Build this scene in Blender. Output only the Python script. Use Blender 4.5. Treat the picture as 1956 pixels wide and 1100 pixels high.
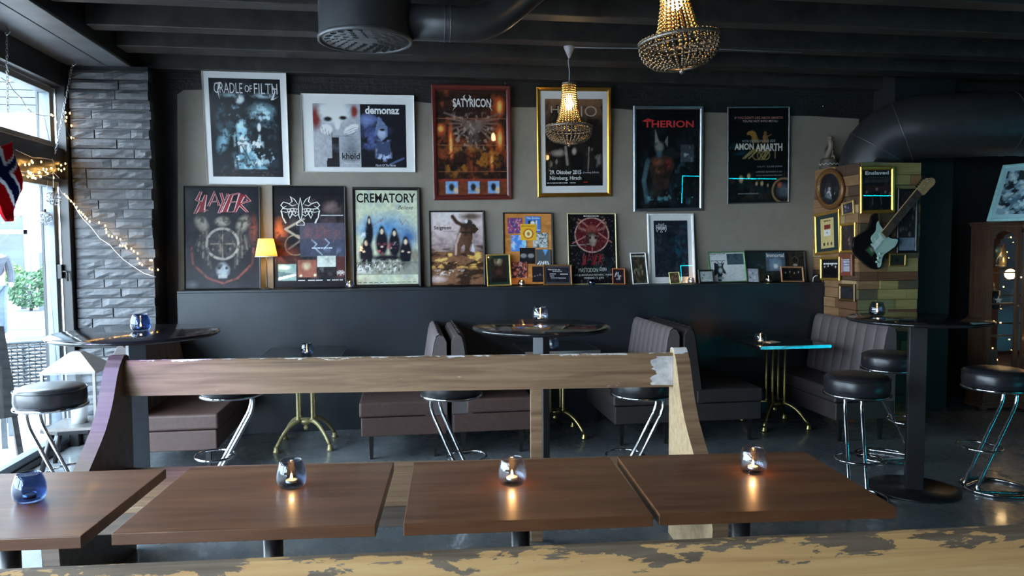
import bpy, bmesh, math, random
import numpy as np
from mathutils import Vector, Matrix

random.seed(7)
for o in list(bpy.data.objects):
    bpy.data.objects.remove(o)
SC = bpy.context.scene
COL = SC.collection

# ------------------------------------------------------------------ camera
IW, IH, FPX, CAMH = 1956, 1100, 1413.0, 1.578
PSI, TH, RHO = math.radians(8.4), math.atan(84 / 1413), 0.005
FWD = Vector((math.sin(PSI) * math.cos(TH), math.cos(PSI) * math.cos(TH), -math.sin(TH)))
R0 = Vector((math.cos(PSI), -math.sin(PSI), 0)); U0 = R0.cross(FWD)
RGT = R0 * math.cos(RHO) - U0 * math.sin(RHO); UPV = RGT.cross(FWD)
CAM = Vector((0, 0, CAMH))
cd = bpy.data.cameras.new('camera'); cam = bpy.data.objects.new('camera', cd); COL.objects.link(cam)
cd.sensor_width = 36; cd.lens = 36 * FPX / IW; cd.clip_start = 0.05; cd.clip_end = 200
m = Matrix((RGT, UPV, -FWD)).transposed().to_4x4(); m.translation = CAM
cam.matrix_world = m
SC.camera = cam

# ------------------------------------------------------------------ sky and exposure
SC.view_settings.view_transform = 'Standard'; SC.view_settings.look = 'None'
SC.view_settings.gamma = 1.0; SC.view_settings.use_curve_mapping = False
SC.view_settings.exposure = 0.95
wd = bpy.data.worlds.new('overcast_sky'); SC.world = wd; wd.use_nodes = True
bgn = wd.node_tree.nodes['Background']
bgn.inputs[0].default_value = (0.72, 0.88, 1.0, 1); bgn.inputs[1].default_value = 12.0
SC.cycles.max_bounces = 8; SC.cycles.diffuse_bounces = 4; SC.cycles.glossy_bounces = 4
SC.cycles.transmission_bounces = 6; SC.cycles.transparent_max_bounces = 16
SC.cycles.sample_clamp_indirect = 6.0; SC.cycles.caustics_reflective = False; SC.cycles.caustics_refractive = False
SC.cycles.use_denoising = True


def portal(loc, rot, sx, sy):
    l = bpy.data.lights.new('window_portal', 'AREA'); l.shape = 'RECTANGLE'; l.size = sx; l.size_y = sy
    l.cycles.is_portal = True
    o = bpy.data.objects.new('window_portal', l); COL.objects.link(o); o.location = loc; o.rotation_euler = rot
    return o


WX = -2.62                       # plane of the window wall
portal((WX - 0.16, 2.1, 1.42), (0, -math.pi / 2, 0), 2.75, 8.4)


def lamp(name, loc, energy, color, radius=0.02, parent=None):
    l = bpy.data.lights.new(name, 'POINT'); l.energy = energy; l.color = color; l.shadow_soft_size = radius
    o = bpy.data.objects.new(name, l); COL.objects.link(o); o.location = loc; o.parent = parent
    return o


# ------------------------------------------------------------------ pixel helpers: a picture point at a known plane of the room
def ray(x, y):
    return FWD * FPX + RGT * (x - 978) - UPV * (y - 550)


def onX(x, y, v):
    d = ray(x, y); return CAM + d * (v / d.x)


def onY(x, y, v):
    d = ray(x, y); return CAM + d * (v / d.y)


def onZ(x, y, v):
    d = ray(x, y); return CAM + d * ((v - CAMH) / d.z)


# ------------------------------------------------------------------ mesh builder
class MB:
    def __init__(s):
        s.v = []; s.f = []; s.sm = []

    def add(s, vs, fs, smooth=False):
        n = len(s.v); s.v += [tuple(p) for p in vs]
        s.f += [tuple(i + n for i in f) for f in fs]; s.sm += [smooth] * len(fs)
        return s

    def box(s, x0, x1, y0, y1, z0, z1, M=None):
        vs = [Vector(p) for p in ((x0, y0, z0), (x1, y0, z0), (x1, y1, z0), (x0, y1, z0), (x0, y0, z1), (x1, y0, z1), (x1, y1, z1), (x0, y1, z1))]
        if M: vs = [M @ p for p in vs]
        return s.add(vs, [(0, 3, 2, 1), (4, 5, 6, 7), (0, 1, 5, 4), (1, 2, 6, 5), (2, 3, 7, 6), (3, 0, 4, 7)])

    def prism(s, pts, M, d, smooth=False):
        """closed outline pts (2-d) in the plane of matrix M, extruded by d along its z"""
        n = len(pts)
        a = [M @ Vector((p[0], p[1], 0)) for p in pts]; b = [M @ Vector((p[0], p[1], d)) for p in pts]
        fs = [tuple(range(n))[::-1], tuple(range(n, 2 * n))]
        s.add(a + b, fs)
        return s.add(a + b, [(i, (i + 1) % n, n + (i + 1) % n, n + i) for i in range(n)], smooth)

    def lathe(s, prof, n=24, M=None, smooth=True, close=False):
        vs = []; fs = []
        k = len(prof)
        for i in range(n):
            a = 2 * math.pi * i / n; c, q = math.cos(a), math.sin(a)
            vs += [Vector((r * c, r * q, z)) for r, z in prof]
        for i in range(n):
            j = (i + 1) % n
            for p in range(k - 1 if not close else k):
                p2 = (p + 1) % k
                fs.append((i * k + p, j * k + p, j * k + p2, i * k + p2))
        if M: vs = [M @ p for p in vs]
        return s.add(vs, fs, smooth)

    def tube(s, path, r, n=8, closed=False, smooth=True, caps=True):
        P = [Vector(p) for p in path]; k = len(P)
        rr = r if isinstance(r, (list, tuple)) else [r] * k
        vs = []; up = None
        for i, p in enumerate(P):
            a = P[(i - 1) % k] if (closed or i > 0) else p
            b = P[(i + 1) % k] if (closed or i < k - 1) else p
            t = (b - a)
            t = t.normalized() if t.length > 1e-9 else Vector((0, 0, 1))
            if up is None:
                up = t.orthogonal().normalized()
            up = (up - t * up.dot(t))
            up = up.normalized() if up.length > 1e-6 else t.orthogonal().normalized()
            w = t.cross(up)
            for j in range(n):
                an = 2 * math.pi * j / n
                vs.append(p + (up * math.cos(an) + w * math.sin(an)) * rr[i])
        fs = []
        for i in range(k if closed else k - 1):
            i2 = (i + 1) % k
            for j in range(n):
                j2 = (j + 1) % n
                fs.append((i * n + j, i * n + j2, i2 * n + j2, i2 * n + j))
        s.add(vs, fs, smooth)
        if caps and not closed:
            s.add(vs[:n], [tuple(range(n))[::-1]]); s.add(vs[-n:], [tuple(range(n))])
        return s

    def ball(s, c, r, n=8, k=6, sc=(1, 1, 1)):
        prof = [(math.sin(math.pi * i / k) * r, -math.cos(math.pi * i / k) * r) for i in range(k + 1)]
        M = Matrix.Translation(Vector(c)) @ Matrix.Diagonal((sc[0], sc[1], sc[2], 1))
        return s.lathe(prof, n, M)

    def build(s, name, mat, parent=None, bevel=0, seg=2, loc=None, M=None, sub=0):
        me = bpy.data.meshes.new(name); me.from_pydata(s.v, [], s.f)
        me.polygons.foreach_set('use_smooth', s.sm)
        bm = bmesh.new(); bm.from_mesh(me)
        bmesh.ops.remove_doubles(bm, verts=bm.verts, dist=1e-5)
        bmesh.ops.recalc_face_normals(bm, faces=bm.faces)
        bm.to_mesh(me); bm.free()
        me.materials.append(MT[mat] if isinstance(mat, str) else mat)
        o = bpy.data.objects.new(name, me); COL.objects.link(o)
        o.parent = parent
        if M is not None: o.matrix_local = M
        if loc is not None: o.location = loc
        if bevel:
            b = o.modifiers.new('bevel', 'BEVEL'); b.width = bevel; b.segments = seg; b.limit_method = 'ANGLE'; b.angle_limit = math.radians(40)
        if sub:
            b = o.modifiers.new('sub', 'SUBSURF'); b.levels = sub; b.render_levels = sub
        return o


def arc(pts, r=0.03, n=5):
    """round the corners of a polyline"""
    P = [Vector(p) for p in pts]; out = [P[0]]
    for i in range(1, len(P) - 1):
        a, b, c = P[i - 1], P[i], P[i + 1]
        d1 = (a - b); d2 = (c - b); k = min(r, d1.length * .49, d2.length * .49)
        p, q = b + d1.normalized() * k, b + d2.normalized() * k
        for j in range(n + 1):
            t = j / n; out.append(p * (1 - t) ** 2 + b * 2 * t * (1 - t) + q * t * t)
    out.append(P[-1])
    return out


def tag(o, label=None, cat=None, group=None, kind=None):
    if label: o['label'] = label
    if cat: o['category'] = cat
    if group: o['group'] = group
    if kind: o['kind'] = kind
    return o


def thing(name, label, cat, loc=(0, 0, 0), rotz=0, group=None):
    o = bpy.data.objects.new(name, None); COL.objects.link(o); o.empty_display_size = .1
    o.location = loc; o.rotation_euler = (0, 0, rotz)
    return tag(o, label, cat, group)


def struct(o, label=None):
    o['kind'] = 'structure'
    if label: o['label'] = label
    return o


def children(o):
    return [c for c in bpy.data.objects if c.parent == o]


def copy_tree(o, parent=None):
    c = o.copy(); COL.objects.link(c)
    if parent: c.parent = parent
    for ch in children(o):
        copy_tree(ch, c)
    return c


def lin(c):
    """an 0-255 colour as linear light"""
    return tuple((x / 255 / 12.92) if x / 255 <= 0.04045 else ((x / 255 + 0.055) / 1.055) ** 2.4 for x in c)


# ------------------------------------------------------------------ materials
MT = {}


class Nd:
    def __init__(s, name):
        s.m = bpy.data.materials.new(name); s.m.use_nodes = True
        s.t = s.m.node_tree; s.b = s.t.nodes['Principled BSDF']; s.out = s.t.nodes['Material Output']
        MT[name] = s.m

    def n(s, typ, ins=None, **kw):
        d = s.t.nodes.new(typ)
        for k, v in kw.items(): setattr(d, k, v)
        for k, v in (ins or {}).items():
            if hasattr(v, 'is_output') or isinstance(v, bpy.types.NodeSocket): s.t.links.new(v, d.inputs[k])
            else: d.inputs[k].default_value = v
        return d

    def link(s, a, b): s.t.links.new(a, b)

    def obj(s, scale=(1, 1, 1), loc=(0, 0, 0)):
        tc = s.n('ShaderNodeTexCoord')
        return s.n('ShaderNodeMapping', {'Vector': tc.outputs['Object'], 'Scale': scale, 'Location': loc}).outputs[0]

    def noise(s, vec, scale, detail=4, rough=.55, dist=0):
        return s.n('ShaderNodeTexNoise', {'Vector': vec, 'Scale': scale, 'Detail': detail, 'Roughness': rough, 'Distortion': dist}).outputs['Fac']

    def ramp(s, fac, stops):
        r = s.n('ShaderNodeValToRGB', {'Fac': fac}); e = r.color_ramp.elements
        while len(e) < len(stops): e.new(.5)
        for q, (p, c) in zip(e, stops):
            q.position = p; q.color = (*c, 1) if len(c) == 3 else c
        return r.outputs[0]

    def mix(s, fac, a, b):
        x = s.n('ShaderNodeMix', data_type='RGBA')
        for i, v in ((0, fac), (6, a), (7, b)):
            if isinstance(v, bpy.types.NodeSocket): s.link(v, x.inputs[i])
            else: x.inputs[i].default_value = (*v, 1) if isinstance(v, tuple) and len(v) == 3 else v
        return x.outputs[2]

    def math(s, op, a, b=0.0):
        x = s.n('ShaderNodeMath', operation=op)
        for i, v in ((0, a), (1, b)):
            if isinstance(v, bpy.types.NodeSocket): s.link(v, x.inputs[i])
            else: x.inputs[i].default_value = v
        return x.outputs[0]

    def bump(s, h, strength=.3, dist=.01):
        b = s.n('ShaderNodeBump', {'Height': h, 'Strength': strength, 'Distance': dist})
        s.link(b.outputs[0], s.b.inputs['Normal'])

    def set(s, color=None, rough=.5, metal=0, spec=.5, coat=0):
        if color is not None:
            if isinstance(color, bpy.types.NodeSocket): s.link(color, s.b.inputs['Base Color'])
            else: s.b.inputs['Base Color'].default_value = (*color, 1)
        if isinstance(rough, bpy.types.NodeSocket): s.link(rough, s.b.inputs['Roughness'])
        else: s.b.inputs['Roughness'].default_value = rough
        s.b.inputs['Metallic'].default_value = metal
        s.b.inputs['Specular IOR Level'].default_value = spec
        s.b.inputs['Coat Weight'].default_value = coat; s.b.inputs['Coat Roughness'].default_value = .08
        return s


def mat_plain(name, c, rough=.5, metal=0, var=.15, scale=20, bump=0, spec=.5, coat=0):
    k = Nd(name)
    v = k.noise(k.obj(), scale)
    col = k.ramp(v, [(.3, tuple(x * (1 - var) for x in c)), (.7, tuple(min(1, x * (1 + var)) for x in c))])
    k.set(col, rough, metal, spec, coat)
    if bump: k.bump(v, bump, .005)
    return k


def mat_emit(name, c, strength):
    k = Nd(name); e = k.n('ShaderNodeEmission', {'Color': (*c, 1), 'Strength': strength})
    k.link(e.outputs[0], k.out.inputs[0]); return k


def mat_glass(name, tint=(1, 1, 1), refl=.9, rough=0.0, ior=1.45, haze=None):
    """clear pane: fresnel mix of see-through and mirror"""
    k = Nd(name)
    lw = k.n('ShaderNodeLayerWeight', {'Blend': .5}); f0 = ((ior - 1) / (ior + 1)) ** 2      # Schlick, the same from both sides
    fac = k.math('MULTIPLY', k.math('ADD', k.math('MULTIPLY', k.math('POWER', lw.outputs['Facing'], 5.0), 1 - f0), f0), refl)
    t = k.n('ShaderNodeBsdfTransparent', {'Color': (*tint, 1)}).outputs[0]
    if haze:
        d = k.n('ShaderNodeBsdfDiffuse', {'Color': (*haze[1], 1)})
        t = k.n('ShaderNodeMixShader', {0: haze[0], 1: t, 2: d.outputs[0]}).outputs[0]
    g = k.n('ShaderNodeBsdfGlossy', {'Color': (1, 1, 1, 1), 'Roughness': rough})
    mx = k.n('ShaderNodeMixShader', {0: fac, 1: t, 2: g.outputs[0]})
    k.link(mx.outputs[0], k.out.inputs[0]); return k


def mat_wood(name, c0, c1, c2, rough=.4, gs=(1.2, 22, 22), bump=.15, coat=0):
    k = Nd(name)
    v = k.obj(gs)
    n1 = k.noise(v, 1.6, 6, .6, .6); n2 = k.noise(k.obj((1, 3, 3)), 2.2, 2)
    f = k.math('ADD', k.math('MULTIPLY', n1, .7), k.math('MULTIPLY', n2, .3))
    col = k.ramp(f, [(.3, c0), (.5, c1), (.72, c2)])
    k.set(col, rough, 0, .5, coat); k.bump(n1, bump, .003); return k


# surfaces
k = Nd('floor_concrete')
v = k.obj(); n1 = k.noise(v, 1.3, 8, .6); n2 = k.noise(v, 9, 5)
k.set(k.ramp(n1, [(.3, (.10, .115, .125)), (.55, (.175, .195, .21)), (.75, (.26, .285, .30))]), k.ramp(n2, [(.3, (.22,) * 3), (.7, (.32,) * 3)]), 0, .6, .35)
k.bump(n2, .03, .003)
k = Nd('black_brick_paint')
v = k.obj((1, 1, 1)); tc = k.n('ShaderNodeTexCoord').outputs['Object']
sep = k.n('ShaderNodeSeparateXYZ', {0: tc}); cmb = k.n('ShaderNodeCombineXYZ', {0: sep.outputs[0], 1: sep.outputs[2], 2: 0.0})
br = k.n('ShaderNodeTexBrick', {'Vector': cmb.outputs[0], 'Scale': 1.0, 'Mortar Size': .006, 'Brick Width': .26, 'Row Height': .08, 'Color1': (.8, .8, .8, 1), 'Color2': (1, 1, 1, 1), 'Mortar': (0, 0, 0, 1)})
nn = k.noise(v, 25, 5)
k.set(k.ramp(nn, [(.3, (.010, .010, .012)), (.7, (.022, .021, .022))]), .5)
k.bump(k.math('ADD', br.outputs['Color'], k.math('MULTIPLY', nn, .8)), .6, .012)
mat_plain('black_paint', (.014, .015, .018), .42, 0, .25, 8, .06)
mat_plain('wainscot_paint', (.017, .021, .027), .36, 0, .2, 4, .05)
k = Nd('grey_plaster')
v = k.obj(); n1 = k.noise(v, 1.7, 6, .6); n2 = k.noise(v, 14, 4)
k.set(k.ramp(k.math('ADD', k.math('MULTIPLY', n1, .75), k.math('MULTIPLY', n2, .25)), [(.3, (.225, .196, .162)), (.7, (.33, .292, .245))]), .75)
k.bump(n2, .08, .004)
k = Nd('pier_brick')
v = k.obj(); n1 = k.noise(v, 18, 6, .65); n2 = k.noise(v, 5, 3)
k.set(k.ramp(n1, [(.25, (.040, .043, .050)), (.7, (.085, .090, .10))]), .48); k.bump(n1, .45, .012)
mat_plain('soffit_paint', (.11, .125, .14), .45, 0, .2, 6, .1)
mat_plain('joist_wood', (.030, .026, .024), .5, 0, .5, 9, .2)
mat_plain('frame_dark', (.012, .012, .014), .35, 0, .2, 12)
mat_plain('sash_grey', (.16, .19, .22), .4, 0, .1, 12)
mat_plain('aluminium', (.75, .78, .8), .25, 1, .05, 30)
mat_glass('window_glass', (.96, .98, 1), .8)
mat_glass('picture_glass', (.98, .98, .98), .5)
mat_glass('picture_glass_matte', (.98, .98, .98), .12, .15)
mat_plain('street_paving', (.34, .34, .34), .8, 0, .15, 3)
mat_plain('facade_white', (.42, .42, .42), .8, 0, .06, 4)
mat_plain('facade_siding', (.055, .064, .074), .7, 0, .1, 4)
mat_plain('facade_window', (.018, .032, .034), .15, 0, .8, 1.6)
mat_plain('foliage', (.030, .085, .035), .6, 0, .5, 9)
mat_plain('foliage_pale', (.085, .16, .05), .6, 0, .4, 9)
mat_plain('planter_grey', (.11, .13, .15), .6)
# furniture
mat_wood('table_wood', (.064, .025, .011), (.112, .045, .019), (.175, .077, .033), .36, (1.3, 16, 16), .1, .12)
mat_plain('black_metal', (.012, .012, .014), .35, 0, .2, 20)
mat_plain('post_metal', (.050, .056, .066), .38, 0, .2, 12)
mat_plain('table_gloss', (.012, .012, .014), .10, 0, .1, 20, 0, .5)
mat_plain('chrome', (.50, .52, .55), .10, 1, .02, 20)
mat_plain('brass', (.42, .34, .14), .32, 1, .15, 30)
mat_plain('brass_paint', (.36, .31, .15), .38, .35, .2, 30)
mat_plain('vinyl_black', (.016, .016, .019), .32, 0, .2, 30, .1)
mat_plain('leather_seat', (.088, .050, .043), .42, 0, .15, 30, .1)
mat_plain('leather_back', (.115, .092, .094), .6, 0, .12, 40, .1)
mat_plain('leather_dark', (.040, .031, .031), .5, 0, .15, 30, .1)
mat_plain('leg_wood', (.012, .010, .010), .4)


def mat_pew(name, wood, paint, top_z, strip, chip, paint2=None, th=.6):
    """old painted timber: flaked paint left along the top edge and in small chips (the wear has its own shape)"""
    k = Nd(name)
    v = k.obj((1.1, 20, 20)); g = k.noise(v, 1.5, 6, .6, .7)
    base = k.ramp(g, [(.28, wood[0]), (.5, wood[1]), (.75, wood[2])])
    tc = k.n('ShaderNodeTexCoord').outputs['Object']; sep = k.n('ShaderNodeSeparateXYZ', {0: tc})
    zz = k.math('MULTIPLY', k.math('SUBTRACT', sep.outputs[2], top_z), 1.0 / strip)       # 0 at the top edge, -1 one strip below
    n1 = k.noise(k.obj((5.5, 20, 20)), 1.7, 8, .64, .35)
    f = k.math('ADD', k.math('MAXIMUM', zz, -2.4), k.math('MULTIPLY', n1, 6.0))
    m1 = k.ramp(k.math('MULTIPLY', f, .25), [(th, (0, 0, 0)), (th + .018, (1, 1, 1))])
    col = k.mix(m1, base, paint if not paint2 else k.ramp(g, [(.4, paint), (.6, paint2)]))
    n2 = k.noise(k.obj((6, 26, 26), (4, 2, 1)), 1.0, 5, .6)
    m2 = k.ramp(n2, [(chip, (0, 0, 0)), (chip + .012, (1, 1, 1))])
    col = k.mix(m2, col, (.55, .53, .52))
    k.set(col, .55); k.bump(k.math('ADD', g, k.math('MULTIPLY', m1, .6)), .25, .004)
    return k


mat_pew('pew_wood', ((.115, .064, .034), (.20, .118, .064), (.29, .185, .108)), (.62, .60, .60), 1.0, .012, .70, th=.74)
mat_pew('pew_wood_near', ((.36, .19, .070), (.50, .285, .112), (.60, .38, .165)), (.105, .072, .045), 1.0, .045, .76, (.18, .13, .088), th=.64)
mat_pew('pew_end_wood', ((.30, .20, .11), (.42, .30, .17), (.50, .38, .24)), (.14, .10, .07), 2.0, .3, .74)
mat_pew('pew_end_dark', ((.060, .042, .032), (.095, .066, .050), (.13, .095, .072)), (.14, .10, .07), 2.0, .3, .76)

# ================================================================== the room
YW, YF, ZL, ZC, ZJ = 6.58, 6.38, 1.208, 3.28, 3.06       # back wall, wainscot front, ledge, ceiling, joist underside
XR, YR = 8.6, -3.2
o = struct(MB().box(WX - .06, XR, YR, YW, -.06, 0).build('floor', 'floor_concrete'), 'dark polished concrete floor')
wb = struct(MB().box(WX - .3, XR, YW, YW + .2, 0, 3.4).build('wall_back', 'black_brick_paint'), 'black painted brick back wall')
struct(MB().box(XR, XR + .2, YR, YW, 0, 3.4).build('wall_right', 'black_paint'))
struct(MB().box(WX - .2, XR, YR - .2, YR, 0, 3.4).build('wall_rear', 'black_paint'))
# grey plaster band with its hand painted upper edge
top_px = [(339, 180), (352, 171), (384, 172), (430, 174), (556, 180), (574, 181), (660, 187), (793, 194), (822, 196), (900, 200), (978, 204), (1022, 204), (1090, 206), (1170, 208), (1206, 209), (1280, 212), (1345, 215), (1390, 217), (1450, 219), (1510, 221), (1550, 223), (1640, 226)]
pts = [(onY(340, 540, YW).x, 1.15)] + [(onY(x, y, YW).x, onY(x, y, YW).z + random.uniform(-.006, .006)) for x, y in top_px]
pts.append((pts[-1][0], 1.15))
M = Matrix(((1, 0, 0, 0), (0, 0, -1, YW), (0, 1, 0, 0), (0, 0, 0, 1)))
MB().prism(pts, M, .006).build('plaster', 'grey_plaster', wb)
# wainscot and ledge
xl, xr = onY(338, 557, YF).x, 3.885
ws = struct(MB().box(xl, xr, YF, YW - .001, 0, ZL - .022).build('wall_wainscot', 'wainscot_paint'), 'black painted boxed wainscot under the picture ledge')
MB().box(xl, xr, YF - .008, YW - .007, ZL - .022, ZL).build('ledge_board', 'wainscot_paint', ws, .004)
# dark pillar on the right and the black return beside the brick pier
struct(MB().box(4.47, 5.08, 6.26, YW - .001, 0, ZC).build('wall_pillar', 'black_paint'))
# ceiling with joists
ce = struct(MB().box(WX - .2, XR, YR, YW + .1, ZC, ZC + .1).build('ceiling', 'black_paint'))
jm = None
for i, y in enumerate([6.055, 5.48, 4.872, 4.28, 3.68, 3.08, 2.48, 1.88, 1.28, .68, .08, -.52, -1.12, -1.72, -2.32]):
    w = .105 if i == 0 else .068
    j = MB().box(-2.08, XR - .001, y - w, y + w, ZJ, ZC - .0005).build('joist', 'joist_wood', ce, .006)
MB().box(-2.08, XR - .001, YW - .14, YW - .001, ZJ - .05, ZC - .0005).build('wall_plate', 'joist_wood', ce, .006)
# soffit along the window wall: three boards under a boxed beam
so = struct(MB().box(WX, -2.09, YR, YW - .001, 3.0, ZC - .001).build('trim_1', 'black_paint'), 'boxed beam along the window wall')
for i in range(3):
    a = WX + .001 + i * .176
    MB().box(a, a + .174, YR + .01, 6.28, 2.982 - .004 * (i == 1), 3.0).build('soffit_board', 'soffit_paint', so, .003)
# ------------------------------------------------------------------ window wall
wl = struct(MB().box(WX - .18, WX, YR, 6.4, 2.80, 3.35).box(WX - .18, WX, YR, 6.4, -.06, .045).box(WX - .18, WX, YR, -2.2, .045, 2.8).box(WX - .18, WX, 6.29, 6.6, .045, 2.8)
            .build('wall_left', 'frame_dark'), 'dark framed shop window wall')
MB().box(WX - .06, WX + .07, 6.20, 6.30, 0, 2.98).build('jamb_post', 'frame_dark', wl, .004)
MB().box(WX, WX + .06, YR, 6.2, 2.80, 2.98).build('header_board', 'frame_dark', wl, .004)
ys = [6.26, 4.62, 2.98, 1.34, -.30, -2.2]
nwin = 0
for a, b in zip(ys[:-1], ys[1:]):
    if a < 6: MB().box(WX - .14, WX + .02, a - .04, a + .04, .045, 2.80).build('mullion', 'frame_dark', wl, .004)
    MB().box(WX - .12, WX + .05, b + .04, a - .04, 2.09, 2.325).build('transom', 'frame_dark', wl, .004)
    for z0, z1 in ((2.325, 2.80), (.045, 2.09)):
        nwin += 1
        lo, hi = b + .04, a - (.055 if a > 6 else .04)
        fr = MB()
        t = .055
        for q in ((lo, lo + t, z0, z1), (hi - t, hi, z0, z1), (lo + t, hi - t, z0, z0 + t), (lo + t, hi - t, z1 - t, z1)):
            fr.box(WX - .10, WX - .02, *q)
        w = struct(fr.build('window_%d' % nwin, 'sash_grey', None, .004))
        al = MB()
        for q in ((hi - .012, hi + .012, z0, z1), (lo, hi, z1 - .02, z1)):
            al.box(WX - .02, WX + .004, *q)
        al.build('aluminium_bead', 'aluminium', w)
        MB().box(WX - .064, WX - .058, lo + t * .8, hi - t * .8, z0 + t * .8, z1 - t * .8).build('pane', 'window_glass', w)
        if nwin == 2:
            p = onX(117, 505, WX); q = onX(117, 532, WX)
            MB().box(WX - .02, WX + .012, p.y - .03, p.y - .008, q.z, p.z).tube(arc([(WX + .012, p.y - .02, (p.z + q.z) / 2), (WX + .05, p.y - .02, (p.z + q.z) / 2), (WX + .05, p.y - .02, q.z - .02)], .02), .007).build('handle', 'frame_dark', w)

# ------------------------------------------------------------------ brick pier: every brick its own block with a split face
PX0, PX1, PY = -2.545, -1.952, 6.25
pier = struct(MB().box(PX0, PX1 - .012, PY + .02, YW - .001, 0, 2.982).build('wall_pier', 'black_paint'), 'dark grey painted pier of long split-face bricks')
rb = random.Random(3)


def brick_mesh(w, h, d, rnd):
    mb = MB(); nx = max(3, int(w / .055)); nz = 3
    vs = []
    sl = rnd.uniform(-.007, .007); sk = rnd.uniform(-.006, .006)
    for j in range(nz + 1):
        for i in range(nx + 1):
            e = (i in (0, nx)) or (j in (0, nz))
            y = 0 if not e else .006
            y += 0 if e else rnd.uniform(-.009, .004) + sl * (i / nx - .5) * 2 + sk * (j / nz - .5) * 2
            vs.append((-w / 2 + w * i / nx, y, h * j / nz))
    n = len(vs); fs = []
    for j in range(nz):
        for i in range(nx):
            q = j * (nx + 1) + i; fs.append((q, q + 1, q + nx + 2, q + nx + 1))
    mb.add(vs, fs)
    c = [0, nx, (nx + 1) * (nz + 1) - 1, (nx + 1) * nz]
    bk = [(-w / 2, d, 0), (w / 2, d, 0), (w / 2, d, h), (-w / 2, d, h)]
    mb.add([vs[q] for q in c] + bk, [(4, 7, 6, 5), (0, 4, 5, 1), (1, 5, 6, 2), (2, 6, 7, 3), (3, 7, 4, 0)])
    return mb


zz = .01; row = 0
while zz < 2.95:
    h = min(rb.uniform(.074, .083), 2.978 - zz)
    xx = PX0; first = rb.uniform(.10, .42)
    while xx < PX1 - .02:
        w = first if xx == PX0 else rb.uniform(.22, .44)
        if PX1 - xx - w < .12: w = PX1 - xx + rb.uniform(-.012, .006)
        b = brick_mesh(w - .006, h - .011, .09, rb).build('brick', 'pier_brick', pier, loc=(xx + w / 2, PY + rb.uniform(-.010, .008), zz))
        xx += w
    zz += h; row += 1

# ------------------------------------------------------------------ outside: street, shop front, plants, terrace furniture
struct(MB().box(-40, WX - .18, -20, 40, -.10, -.05).build('street_ground', 'street_paving'), 'pale paving outside the window')
fy = 18.2
fx0, fx1 = onY(-60, 500, fy).x, onY(140, 500, fy).x
fc = thing('shop_front', 'white shop front across the street with a tall dark glazed window', 'building', ((fx0 + fx1) / 2, fy, -.05))
rel = lambda p: (p.x - (fx0 + fx1) / 2, p.z + .05)
h0 = rel(onY(60, 215, fy))[1]
MB().box(-3, 3, 0, .4, 0, h0).build('wall', 'facade_white', fc)
for i in range(26):
    MB().box(-3, 3, -.05 - .0, .35, h0 + i * .165, h0 + i * .165 + .15).build('siding_board', 'facade_siding', fc)
a, b = rel(onY(-40, 412, fy)), rel(onY(55, 590, fy))
wf = MB().box(a[0], b[0], -.04, .02, b[1], a[1]).build('window', 'facade_window', fc)
zt = rel(onY(20, 443, fy))[1]
MB().box(a[0], b[0] + .08, -.09, -.03, zt - .05, zt + .05).box(b[0], b[0] + .1, -.09, .02, b[1], a[1]).box(a[0], b[0], -.09, .02, a[1], a[1] + .1).build('window_frame', 'sash_grey', wf)
a, b = rel(onY(76, 482, fy)), rel(onY(90, 525, fy))
MB().box(a[0], b[0], -.05, .01, b[1], a[1]).build('notice_case', 'facade_siding', fc)
rng = random.Random(11)


def leaf_ball(c, rx, rz, n, size):
    mb = MB()
    for i in range(n):
        u = rng.uniform(-1, 1); t = rng.uniform(0, 6.283); r = rng.uniform(.55, 1.0) ** .5
        s = math.sqrt(1 - u * u)
        p = Vector((c[0] + rx * r * s * math.cos(t), c[1] + rx * r * s * math.sin(t), c[2] + rz * r * u))
        d = Vector((rng.gauss(0, 1), rng.gauss(0, 1), rng.gauss(0, 1))).normalized(); e = d.orthogonal().normalized()
        q = d.cross(e)
        k = size * rng.uniform(.6, 1.3)
        mb.add([p - e * k, p + q * k * .5, p + e * k, p - q * k * .5 + d * k * .2], [(0, 1, 2, 3)])
    return mb


pb = onZ(66, 628, -.05)
pl = thing('potted_shrub', 'rounded green shrub in a square grey planter box in the street', 'plant', pb)
s = .0102
MB().box(-.36, .24, -.25, .25, 0, .36).build('planter', 'planter_grey', pl, .01)
leaf = leaf_ball((-.06, 0, .78), .40, .36, 900, .05); leaf.v += []
l2 = leaf_ball((.30, 0, .86), .18, .22, 260, .045); leaf.add(l2.v, l2.f)
tag(leaf.build('foliage', 'foliage', pl), kind='stuff')
MB().tube([(-.06, 0, .3), (-.02, .02, .6), (-.1, 0, .8)], .03, 6).tube([(-.02, 0, .5), (.2, 0, .8)], .02, 6).build('stem', 'leg_wood', pl)
p2 = onZ(19, 617, -.05)
pl = thing('potted_shrub', 'pale leafy shrub in a tall round pot beside the shop window', 'plant', p2)
MB().lathe([(0, 0), (.16, 0), (.24, .5), (.22, .62), (0, .62)], 16).build('planter', 'facade_white', pl)
tag(leaf_ball((0, 0, .95), .30, .36, 500, .06).build('foliage', 'foliage_pale', pl), kind='stuff')
p3 = onY(104, 620, 16.5); p3.z = -.05
pl = thing('potted_shrub', 'small bright bush on a stand at the far door', 'plant', p3)
MB().box(-.2, .2, -.2, .2, 0, .75).build('planter', 'planter_grey', pl)
tag(leaf_ball((0, 0, 1.05), .26, .26, 400, .05).build('foliage', 'foliage', pl), kind='stuff')
# a walker, mostly cut off by the frame edge
mat_plain('denim', (.035, .055, .085), .8); mat_plain('jacket_dark', (.014, .018, .028), .8); mat_plain('board_black', (.0035, .0035, .004), .6); mat_plain('skin', (.45, .28, .21), .6); mat_plain('hair', (.03, .02, .015), .6)
pp = onZ(4, 652, -.05)


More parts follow.
